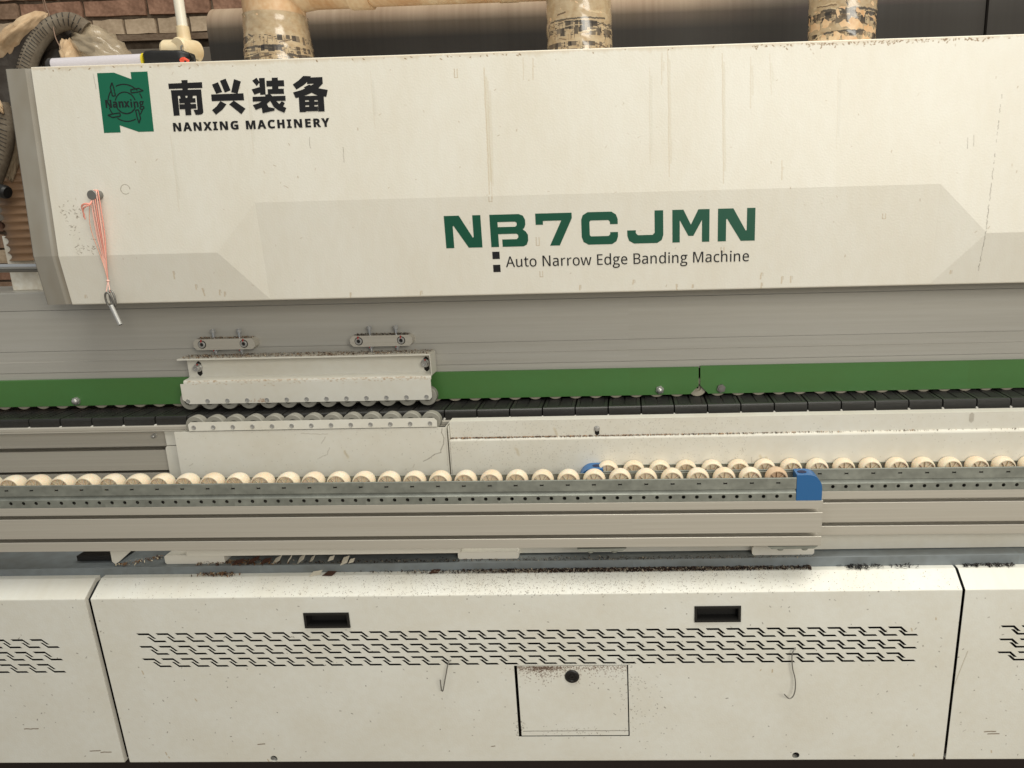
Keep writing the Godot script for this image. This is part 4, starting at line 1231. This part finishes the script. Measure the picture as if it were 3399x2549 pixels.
	var loose := curve([Vector3(-1.3045, 1.642, -.105) - o0, Vector3(-1.3135, 1.605, -.106) - o0, Vector3(-1.3140, 1.57, -.108) - o0, Vector3(-1.3060, 1.53, -.108) - o0, Vector3(-1.2985, 1.49, -.107) - o0, knot - o0], .006)
	tube(s, loose, .0011, 5)
	make(str_, "strand", s, mat(Color(.93, .72, .62), .4))
	s = begin()
	lathe(s, [Vector2(.0001, -.004), Vector2(.0035, -.002), Vector2(.0038, .001), Vector2(.0001, .004)], Transform3D(Basis.IDENTITY, knot - o0), 10, true)
	make(str_, "knot", s, M.pink)
	# frayed bow
	s = begin()
	for k in 5:
		var e := rng.randf_range(-.004, .004)
		var q := [Vector3(-1.2990, 1.6500, -.106), Vector3(-1.3010, 1.642 + e * .3, -.100), Vector3(-1.3120, 1.6400 + e, -.098), Vector3(-1.3220, 1.6330 + e, -.101 + e * .5), Vector3(-1.3250 + e * .5, 1.616 - .006 * k * .4, -.106)]
		for i in q.size():
			q[i] -= o0
		tube(s, curve(q, .005), .0021, 5, .5)
	make(str_, "frayed_bow", s, M.pink_deep)
	tag(str_, "pink plastic string looped over the peg on the white hood", "string")
	var pin := base("hitch_pin", Vector3(-1.2915, 1.41, -.098))
	s = begin()
	for k in 2:
		var ring := PackedVector3Array()
		for i in 25:
			var a := TAU * i / 24.0
			ring.append(Vector3(cos(a) * .0085 + (.0035 if k else -.0035), sin(a) * .0205 + (.002 if k else -.002), sin(a + k) * .004 - k * .003))
		tube(s, ring, .0024, 8)
	make(pin, "ring", s, M.steel_dull)
	for k in 2:
		s = begin()
		var top := knot - pin.position
		tube(s, PackedVector3Array([top, Vector3(-.006 + .010 * k, .019, .002)]), .0012, 5)
		make(pin, "tie", s, M.pink)
	s = begin()
	var p0 := Vector3(.0010, -.014, .004)
	var p1 := Vector3(.0205, -.062, .010)
	tube(s, PackedVector3Array([p0, p1]), .0056, 16)
	make(pin, "shaft", s, M.steel)
	s = begin()
	var d := (p1 - p0).normalized()
	tube(s, PackedVector3Array([p1 - d * .001, p1 + d * .0006]), .0038, 14)
	make(pin, "shaft_bore", s, M.cavity)
	tag(pin, "small steel pin with a ring hanging on the pink string", "pin")

func build_background() -> void:
	# floor
	var s := begin()
	quad(s, Vector3(-8, 0, 7), Vector3(-8, 0, -1.4), Vector3(8, 0, -1.4), Vector3(8, 0, 7))
	var fl := make(self, "floor", s, mat(Color(.66, .635, .59), .85, 0, tex(pale_image(512, 512, 131, 1.0, .9, Color(.62, .56, .50))), Vector3(.8, .8, .8)))
	fl.set_meta("kind", "structure")
	tag(fl, "dusty concrete workshop floor under the machine", "floor", "", "structure")
	# brick wall
	var wall := base("brick_wall", Vector3(-2.0, 0, -1.30))
	tag(wall, "old brick wall behind the machine with rough mortar joints", "wall")
	s = begin()
	var bumps := noise(9.0, 17, 4)
	for iy in 60:
		for ix in 90:
			var P := func(i: int, j: int) -> Vector3:
				var x := -2.6 + 7.6 * i / 90.0
				var y := 3.3 * j / 60.0
				return Vector3(x, y, .004 * bumps.get_noise_2d(x * 10, y * 10))
			quad(s, P.call(ix, iy), P.call(ix, iy + 1), P.call(ix + 1, iy + 1), P.call(ix + 1, iy))
	make(wall, "mortar", s, mat(Color(.47, .41, .345), .95, 0, tex(pale_image(256, 256, 133, 1.0, .9, Color(.5, .44, .38))), Vector3(3, 3, 3)))
	var reds := [mat(Color(.66, .51, .42), .9, 0, tex(pale_image(256, 256, 135, 1.0, .6, Color(.45, .40, .36))), Vector3(4, 5, 4)), mat(Color(.62, .51, .425), .9, 0, tex(pale_image(256, 256, 136, 1.0, .6, Color(.5, .46, .4))), Vector3(4, 5, 4)), mat(Color(.74, .66, .56), .9, 0, tex(pale_image(256, 256, 137, 1.0, .5, Color(.6, .55, .5))), Vector3(4, 5, 4))]
	var bs := []
	for k in 10:
		s = begin()
		var len_ := .232 if k < 5 else .112
		var poly := PackedVector2Array()
		for c in [Vector2(0, 0), Vector2(len_ * .35, -.001), Vector2(len_ * .7, .001), Vector2(len_, 0), Vector2(len_, .026), Vector2(len_, .052), Vector2(len_ * .6, .053), Vector2(len_ * .3, .051), Vector2(0, .052), Vector2(0, .024)]:
			poly.append(c + Vector2(rng.randfn(0, .0011), rng.randfn(0, .0011)))
		extrude(s, poly, .022, pos(0, 0, -.010))
		bs.append(shape(s))
	for row in 15:
		var y: float = 2.275 + row * .0645 if row < 8 else 1.24 + (row - 8) * .0645
		var x := -1.2 + rng.randf_range(-.06, 0)
		var stop := .95 if row < 8 else .25
		var header := row % 2 == 0
		while x < stop:
			var k := rng.randi_range(5, 9) if header else rng.randi_range(0, 4)
			var m: Material = reds[2] if (row == 0 or rng.randf() < .15) else reds[rng.randi() % 2]
			put(wall, "brick", bs[k], m, pos(x, y + rng.randfn(0, .0015), rng.randf_range(0, .006)))
			x += .1245 if header else .2455
	# concrete ledge and grey board under it
	s = begin()
	extrude(s, PackedVector2Array([Vector2(-2.2, 2.252), Vector2(.9, 2.246), Vector2(.9, 2.268), Vector2(-2.2, 2.272)]), .030)
	make(wall, "ledge", s, mat(Color(.50, .43, .36), .95, 0, tex(pale_image(256, 256, 139, 1, .8, Color(.6, .52, .45))), Vector3(3, 8, 3)))
	s = begin()
	box(s, -3.3, 1.60, -1.27, -.7, 2.213, -1.245, .002)
	tag(make(self, "grey_board", s, mat(Color(.44, .41, .37), .8, 0, tex(pale_image(256, 256, 141, 1, .5, Color(.7, .64, .58))), Vector3(1, 1, 1))), "plain grey board leaning on the wall under the brick ledge", "board")
	# dark cabinets behind the hood, dust on their rounded tops
	var dark := mat(Color(1, 1, 1), .75, 0.0)
	dark.albedo_texture = tex(pale_image(1024, 256, 143, 8.0, .5, Color(.72, .66, .6)))
	dark.uv1_triplanar = true
	dark.uv1_world_triplanar = true
	dark.uv1_scale = Vector3(1.2, .8, 1)
	dark.vertex_color_use_as_albedo = true
	for q in [[-1.285, 1.0885, -.745, "long dark steel cabinet with dusty rounded top behind the pipes"], [1.0935, 2.4, -.735, "second dark steel cabinet right of the narrow seam"]]:
		s = begin(false)
		var x0: float = q[0]
		var x1: float = q[1]
		var z: float = q[2]
		var prof := [Vector2(z, 1.2), Vector2(z, 1.8), Vector2(z, 2.02), Vector2(z, 2.08), Vector2(z, 2.12), Vector2(z, 2.165)]
		var r := .070
		for i in range(1, 13):
			var a := PI / 2 * i / 12.0
			prof.append(Vector2(z - r * (1 - cos(a)), 2.165 + r * sin(a)))
		prof.append(Vector2(z - .5, 2.235))
		for i in prof.size() - 1:
			var a: Vector2 = prof[i]
			var b: Vector2 = prof[i + 1]
			var nx := 40
			for k in nx:
				var xa := lerpf(x0, x1, float(k) / nx)
				var xb := lerpf(x0, x1, float(k + 1) / nx)
				var vs := [Vector3(xa, a.y, a.x), Vector3(xa, b.y, b.x), Vector3(xb, b.y, b.x), Vector3(xb, a.y, a.x)]
				for id in [0, 1, 2, 0, 2, 3]:
					var v: Vector3 = vs[id]
					# settled dust: as much as the surface lies flat, none on the upright face
					var flat_ := clampf((v.y - 2.160) / r, 0, 1)
					var dust := pow(flat_, .6) * clampf(1.0 - (v.x - .05) * 1.6, .10, 1.0)
					if v.x == x0:
						v.x += .06 * flat_ * flat_
					s.set_color(Color(.026, .022, .019).lerp(Color(.50, .375, .26), dust * .95))
					s.set_uv(Vector2(v.x, -v.y))
					s.add_vertex(v)
		s.set_color(Color(.026, .022, .019))
		s.set_smooth_group(-1)
		for x in [x0, x1]:
			var fan := prof.duplicate()
			for i in range(0, fan.size() - 1):
				tri(s, Vector3(x, 1.2, z - .5), Vector3(x, fan[i].y, fan[i].x), Vector3(x, fan[i + 1].y, fan[i + 1].x))
		tag(make(self, "dark_cabinet", s, dark), q[3], "cabinet", "dark cabinets behind the machine")
	# suction pipes wrapped in printed tape
	var specs := [[-.9045, .0885, .0765, 2.105, 201, "left suction pipe with a side branch, wrapped in printed tape"], [-.1120, .0850, .0805, 2.115, 202, "middle suction pipe wrapped in smeared printed tape"], [.5620, .0835, .0815, 2.125, 203, "right suction pipe wrapped in shiny crumpled printed tape"]]
	for q in specs:
		var pipe := base("suction_pipe", Vector3(q[0], 1.80, -.365))
		tag(pipe, q[5], "pipe", "suction pipes behind the hood")
		s = begin()
		lathe(s, [Vector2(q[2] + .002, .05), Vector2(q[2] + .002, .30), Vector2(q[2], .302), Vector2(q[2], .75)], Transform3D.IDENTITY, 32)
		make(pipe, "pipe_body", s, M.pvc)
		s = begin(false)
		var lum := noise(2.6, q[4], 3)
		var rows := 26
		var cols := 48
		var grid := func(i: int, j: int) -> Vector3:
			var a := TAU * (i % cols) / cols
			var y: float = .06 + (q[3] - 1.86) * j / rows
			var k := float(j) / rows
			var r: float = lerpf(q[1], q[2] + .003, smoothstep(.45, 1.0, k)) + .0035 * lum.get_noise_3d(cos(a) * 1.2, y * 22, sin(a) * 1.2) + .0022 * sin(y * 190 + sin(a * 2) * 2.0) * (1 - k)
			return Vector3(cos(a) * r, y, sin(a) * r)
		for j in rows:
			for i in cols:
				var ids := [[i, j], [i, j + 1], [i + 1, j + 1], [i, j], [i + 1, j + 1], [i + 1, j]]
				for id in ids:
					s.set_uv(Vector2(float(id[0]) / cols * 2.2, 1.0 - float(id[1]) / rows))
					s.add_vertex(grid.call(id[0], id[1]))
		var tape := mat(Color(.93, .90, .86), .22)
		tape.albedo_texture = tex(tape_image(q[4]))
		tape.clearcoat_enabled = true
		tape.clearcoat = .6
		tape.clearcoat_roughness = .15
		make(pipe, "tape_wrap", s, tape)
		if q[0] < -.5:
			s = begin()
			var t := Transform3D(Basis(Vector3(0, 0, 1), -PI / 2), Vector3(.03, .383, -.005))
			lathe(s, [Vector2(.074, .02), Vector2(.066, .05), Vector2(.062, .08), Vector2(.062, .17), Vector2(.0665, .171), Vector2(.0665, .225), Vector2(.060, .2251), Vector2(.060, .70)], t, 28)
			make(pipe, "side_branch", s, M.pvc)
	# cross pipe at the back
	s = begin()
	var ct := Transform3D(Basis(Vector3(0, 0, 1), -PI / 2), Vector3(-.33, 2.206, -.45))
	lathe(s, [Vector2(.0001, 0), Vector2(.0655, 0), Vector2(.0655, .05), Vector2(.060, .0501), Vector2(.060, .13)], ct, 24)
	tag(make(self, "cross_pipe", s, M.pvc), "short cream pipe end with collar left of the middle suction pipe", "pipe")
	# cream support arm
	var arm := base("support_arm", Vector3(-1.118, 1.965, -.30))
	tag(arm, "cream tubular support arm with a knuckle joint behind the hood", "support arm")
	s = begin()
	lathe(s, [Vector2(.0122, .10), Vector2(.0122, .60)], Transform3D.IDENTITY, 20)
	make(arm, "pole", s, mat(Color(.90, .87, .80), .35))
	s = begin()
	lathe(s, [Vector2(.0165, .075), Vector2(.0150, .110), Vector2(.0125, .111)], Transform3D.IDENTITY, 20)
	lathe(s, [Vector2(.0001, -.030), Vector2(.024, -.030), Vector2(.0275, -.026), Vector2(.0275, .026), Vector2(.024, .030), Vector2(.0001, .030)], Transform3D(Basis(Vector3(1, 0, .35).normalized(), PI / 2), Vector3(.001, .055, -.004)), 24)
	lathe(s, [Vector2(.0001, -.058), Vector2(.021, -.058), Vector2(.0245, -.052), Vector2(.0245, 0), Vector2(.0001, 0)], Transform3D(Basis(Vector3(0, 0, 1), -PI / 2), Vector3(.002, .056, .0)), 24)
	lathe(s, [Vector2(.022, 0), Vector2(.022, .06)], pos(0, -.03, -.01), 20)
	make(arm, "knuckle", s, M.cream)
	put(arm, "socket_bolt", socket_bolt(.0075, .004), M.steel_dull, Transform3D(Basis(Vector3.UP, .3), Vector3(.010, .054, .0275)))
	# white tube and black pouch on the hood
	var tb := base("white_tube", Vector3(-1.30, 1.9655, -.225))
	tag(tb, "white tube with dark ends lying on top of the hood", "tube")
	s = begin()
	var tt := Transform3D(Basis(Vector3(0, 0, 1), -PI / 2 + .015), Vector3(0, .0165, 0))
	lathe(s, [Vector2(.0001, -.115), Vector2(.0165, -.115), Vector2(.0165, .1175), Vector2(.0001, .1175)], tt, 28)
	make(tb, "tube_body", s, mat(Color(.80, .78, .80), .3))
	s = begin()
	lathe(s, [Vector2(.0001, -.128), Vector2(.013, -.128), Vector2(.0172, -.122), Vector2(.0172, -.113), Vector2(.0166, -.113)], tt, 24)
	make(tb, "end_cap", s, mat(Color(.22, .21, .20), .4))
	s = begin()
	lathe(s, [Vector2(.0166, .1155), Vector2(.0180, .1155), Vector2(.0180, .1205), Vector2(.0001, .1205)], tt, 24)
	make(tb, "yellow_ring", s, mat(Color(.82, .74, .16), .4))
	s = begin(false)
	var pouch := noise(3.0, 61, 3)
	var pg := func(i: int, j: int) -> Vector3:
		var a := TAU * i / 24.0
		var u := float(j) / 10.0
		var sx := lerpf(-.0585, .0585, u)
		var k := pow(1.0 - pow(absf(2 * u - 1), 8.0), .25)
		var cy := sin(a)
		var cz := cos(a)
		var e := pow(absf(cy), .38) * signf(cy)
		var f := pow(absf(cz), .38) * signf(cz)
		var nn := pouch.get_noise_3d(sx * 30, cy, cz) * .002
		return Vector3(sx, .0205 + (.0195 + nn) * e * maxf(k, .72) - .002 * u, (.028 + nn) * f * maxf(k, .5))
	for j in 10:
		for i in 24:
			quad(s, pg.call(i, j), pg.call(i, j + 1), pg.call(i + 1, j + 1), pg.call(i + 1, j))
	for j in [0, 10]:
		for i in 24:
			tri(s, Vector3(-.0585 if j == 0 else .0585, .02, 0), pg.call(i, j), pg.call(i + 1, j))
	tag(make(self, "black_pouch", s, M.black, pos(-1.1255, 1.9655, -.232)), "black plastic sleeve over the right end of the white tube", "sleeve")
	s = begin()
	for k in 3:
		tube(s, curve([Vector3(-1.074, 1.968, -.20), Vector3(-1.080 + .004 * k, 1.978, -.198), Vector3(-1.070 + .005 * k, 1.983 - .003 * k, -.2), Vector3(-1.064, 1.972, -.2)], .004), .0026, 6, .6)
	tag(make(self, "orange_tie", s, mat(Color(.88, .33, .22), .4)), "small orange plastic tie beside the black sleeve", "tie")
	# cables wrapped in grey spiral band, hanging over at the left
	var dusty := mat(Color(.50, .46, .40), .8, 0, tex(pale_image(256, 256, 151, 1, .7, Color(.62, .56, .5))), Vector3(6, 6, 6))
	var black_hose := mat(Color(.27, .245, .22), .6, 0, tex(pale_image(256, 256, 153, 1, .9, Color(.6, .53, .46))), Vector3(5, 5, 5))
	var paths := [
		[[Vector3(-1.395, 2.085, -.34), Vector3(-1.425, 2.104, -.33), Vector3(-1.47, 2.090, -.32), Vector3(-1.515, 2.045, -.31), Vector3(-1.548, 1.985, -.305), Vector3(-1.575, 1.90, -.30)], .0215, true, "grey spiral-wrapped cable arching over the left end of the hood"],
		[[Vector3(-1.42, 2.06, -.38), Vector3(-1.46, 2.062, -.38), Vector3(-1.50, 2.03, -.37), Vector3(-1.525, 1.97, -.36), Vector3(-1.54, 1.88, -.36)], .026, false, "thick black hose behind the spiral-wrapped cable"],
		[[Vector3(-1.46, 2.085, -.37), Vector3(-1.53, 2.075, -.37), Vector3(-1.60, 2.03, -.36), Vector3(-1.64, 1.95, -.355), Vector3(-1.65, 1.84, -.35)], .046, false, "thickest black hose at the far left under the dusty film"],
		[[Vector3(-1.60, 1.90, -.26), Vector3(-1.595, 1.86, -.26), Vector3(-1.605, 1.80, -.255), Vector3(-1.645, 1.72, -.25), Vector3(-1.70, 1.64, -.25)], .0195, true, "lower grey spiral-wrapped cable left of the hood end"]]
	for q in paths:
		var path := curve(q[0], .004)
		var cable := base("cable", Vector3.ZERO)
		tag(cable, q[3], "cable", "cables bundled at the left end")
		s = begin()
		tube(s, path, q[1], 18)
		make(cable, "sheath", s, dusty if q[2] else black_hose)
		if q[2]:
			# the dark slits of the spiral band
			s = begin()
			var up := Vector3(0, 0, 1)
			var k := 3
			while k < path.size() - 3:
				var d := (path[k + 1] - path[k - 1]).normalized()
				var u := (up - d * up.dot(d)).normalized()
				var w := d.cross(u)
				for sd in [-1, 1]:
					var seg := PackedVector3Array()
					for i in 6:
						var a: float = lerpf(.12, .95, i / 5.0) * sd + .15
						seg.append(path[k] + (u * cos(a) + w * sin(a)) * (q[1] + .0002) + d * (.006 * sd + .004 * i / 5.0))
					tube(s, seg, .0013, 4, .4)
				k += 4
			make(cable, "slit", s, M.black).set_meta("kind", "stuff")
	# crumpled film: draped shells with folds
	var film := mat(Color(.78, .71, .60, .55), .28)
	film.transparency = BaseMaterial3D.TRANSPARENCY_ALPHA
	film.clearcoat_enabled = true
	film.clearcoat = .8
	film.clearcoat_roughness = .15
	var dust_film := mat(Color(.80, .70, .57), .8, 0, tex(pale_image(256, 256, 155, 1, .5, Color(.7, .6, .5))), Vector3(5, 5, 5))
	var shells := [
		[Vector3(-1.375, 2.035, -.36), Vector3(.092, .048, .05), -.62, film, 71, "dusty translucent plastic bag tied behind the white tube", 0.0],
		[Vector3(-1.437, 2.015, -.325), Vector3(.020, .048, .03), .10, dust_film, 72, "twisted end of the plastic bag hanging by the cables", 0.0],
		[Vector3(-1.590, 2.062, -.352), Vector3(.115, .030, .052), .62, dust_film, 73, "sand-coloured dusty film lying over the thickest hose", 0.0],
		[Vector3(-1.615, 1.800, -.285), Vector3(.020, .095, .03), -.28, film, 74, "torn clear plastic hanging in front of the ribbed hose", 0.0],
		[Vector3(-1.600, 1.915, -.24), Vector3(.008, .045, .012), .5, dust_film, 75, "narrow strip of beige film hanging by the hood end", 0.0]]
	for q in shells:
		s = begin(false)
		var nz := noise(1.0, q[4], 4)
		var b := Basis(Vector3(0, 0, 1), q[2])
		var sz: Vector3 = q[1]
		var gp := func(i: int, j: int) -> Vector3:
			var th := PI * j / 24.0
			var ph := TAU * (i % 44) / 44.0
			var dd := Vector3(cos(th), sin(th) * cos(ph), sin(th) * sin(ph))
			var k := 1.0 + .30 * nz.get_noise_3d(dd.x * .9, dd.y * 1.6, dd.z * 1.6) + .34 * absf(nz.get_noise_3d(dd.x * 2.2, dd.y * 4.0 + 9, dd.z * 4.0)) + .20 * absf(nz.get_noise_3d(dd.x * 6 + 4, dd.y * 9, dd.z * 9)) - .12
			var pinch := smoothstep(-1.0, -.55, dd.x) * .75 + .25
			return b * Vector3(dd.x * sz.x, dd.y * sz.y * k * pinch, dd.z * sz.z * k * pinch)
		for j in 24:
			for i in 44:
				quad(s, gp.call(i, j), gp.call(i, j + 1), gp.call(i + 1, j + 1), gp.call(i + 1, j))
		tag(make(self, "plastic_film", s, q[3], pos(q[0].x, q[0].y, q[0].z)), q[5], "plastic film", "dusty plastic film round the hoses")
	s = begin()
	tube(s, curve([Vector3(-1.485, 2.17, -.33), Vector3(-1.482, 2.135, -.33), Vector3(-1.475, 2.125, -.325), Vector3(-1.46, 2.10, -.31), Vector3(-1.448, 2.06, -.295), Vector3(-1.437, 2.035, -.29)], .004), .0014, 5)
	tube(s, curve([Vector3(-1.475, 2.4, -.33), Vector3(-1.488, 2.15, -.33), Vector3(-1.478, 2.132, -.33), Vector3(-1.484, 2.112, -.33)], .004), .001, 5)
	tag(make(self, "tie_wire", s, mat(Color(.5, .40, .33), .6)), "thin twisted wire holding up the spiral-wrapped cable", "wire")
	# ribbed hose, knob, rods and white housing left of the hood
	var hose := base("ribbed_hose", Vector3(-1.655, 1.50, -.36))
	tag(hose, "tan ribbed suction hose standing left of the hood end", "hose")
	s = begin(false)
	var pr := []
	for i in 100:
		pr.append(Vector2(.070 - .0075 * pow(absf(sin(PI * i / 6.0)), .7), .0035 * i))
	lathe(s, pr, Transform3D.IDENTITY, 32, true)
	make(hose, "ribs", s, mat(Color(.56, .44, .33), .6))
	s = begin()
	lathe(s, [Vector2(.0001, -.06), Vector2(.013, -.06), Vector2(.0145, -.02), Vector2(.0172, .0), Vector2(.0175, .042), Vector2(.0150, .048), Vector2(.0001, .049)], Transform3D(Basis(Vector3(0, 0, 1), -PI / 2 - .28), Vector3(-1.6330, 1.691, -.21)), 24)
	s.set_smooth_group(-1)
	tag(make(self, "handle_lever", s, M.black), "black plastic handle knob pointing at the hood end", "knob")
	var rods := [[1.4885, .0072, M.chrome, "bright upper rod running into the hood end", -.215], [1.4785, .0062, M.steel_dull, "dull lower rod running into the hood end", -.225]]
	for q in rods:
		s = begin()
		lathe(s, [Vector2(q[1], -.75), Vector2(q[1], 0.05)], Transform3D(Basis(Vector3(0, 0, 1), -PI / 2 - .012), Vector3(-1.50, q[0], q[4])), 20)
		tag(make(self, "guide_rod", s, q[2]), q[3], "rod", "rods left of the hood")
	var hs := base("white_housing", Vector3(-1.64, 1.416, -.35))
	tag(hs, "off-white sheet metal housing on the beam left of the hood", "housing")
	s = begin()
	box(s, -.080, 0, -.10, .08, .150, .03, .002)
	make(hs, "housing_body", s, M.white_dirty)
	s = begin()
	box(s, .000, .0, .031, .08, .094, .036, .001)
	make(hs, "cover_plate", s, M.white_dirty)

# ---------------------------------------------------------------- the scene
func _ready() -> void:
	rng.seed = 7
	# camera: level photograph of the front, cropped to the left of the lens axis
	var cam := Camera3D.new()
	cam.name = "camera"
	cam.projection = Camera3D.PROJECTION_FRUSTUM
	cam.near = .05
	cam.far = 60.0
	cam.size = 2.0 * .05 * tan(deg_to_rad(53.9427 / 2.0))
	cam.frustum_offset = Vector2(-.124554 * .05, 0)
	cam.transform = Transform3D(Basis(Vector3(.99932, -.02635, -.02585), Vector3(.01945, .97108, -.23796), Vector3(.03137, .23729, .97093)).orthonormalized(), Vector3(0, 1.62, 1.75))
	add_child(cam)
	cam.make_current()
	var we := WorldEnvironment.new()
	we.name = "environment"
	var env := Environment.new()
	env.background_mode = Environment.BG_COLOR
	env.background_color = Color(.76, .77, .775)
	env.background_energy_multiplier = .455
	env.tonemap_mode = Environment.TONE_MAPPER_LINEAR
	env.tonemap_exposure = 1.11
	env.sdfgi_enabled = true
	env.ssao_enabled = true
	env.ssil_enabled = true
	we.environment = env
	add_child(we)
	# daylight from the high openings of the hall: one behind the viewer on the right, one overhead
	var lamps := [
		[Vector3(2.1, 2.95, 4.4), Vector3(.1, 1.2, -.1), Vector2(2.6, 1.8), 11.5, Color(1.0, .98, .93), "window_light"],
		[Vector3(.6, 5.2, .9), Vector3(-.1, 1.0, -.3), Vector2(5.0, 1.6), 17.5, Color(1.0, .985, .94), "roof_light"]]
	for q in lamps:
		var l := AreaLight3D.new()
		l.name = q[5]
		l.area_size = q[2]
		l.light_energy = q[3]
		l.light_color = q[4]
		l.area_range = 30.0
		l.shadow_enabled = true
		add_child(l)
		l.look_at_from_position(q[0], q[1], Vector3.UP if absf(q[0].x - q[1].x) + absf(q[0].z - q[1].z) > .5 else Vector3.BACK)
	make_materials()
	rng.seed = 21
	var machine := base("edge_banding_machine")
	tag(machine, "long off-white edge banding machine with green guards and roller tracks", "machine")
	build_hood(machine)
	build_beam(machine)
	build_chain(machine)
	build_brackets(machine)
	build_tracks(machine)
	build_base(machine)
	build_background()
	build_small_things()
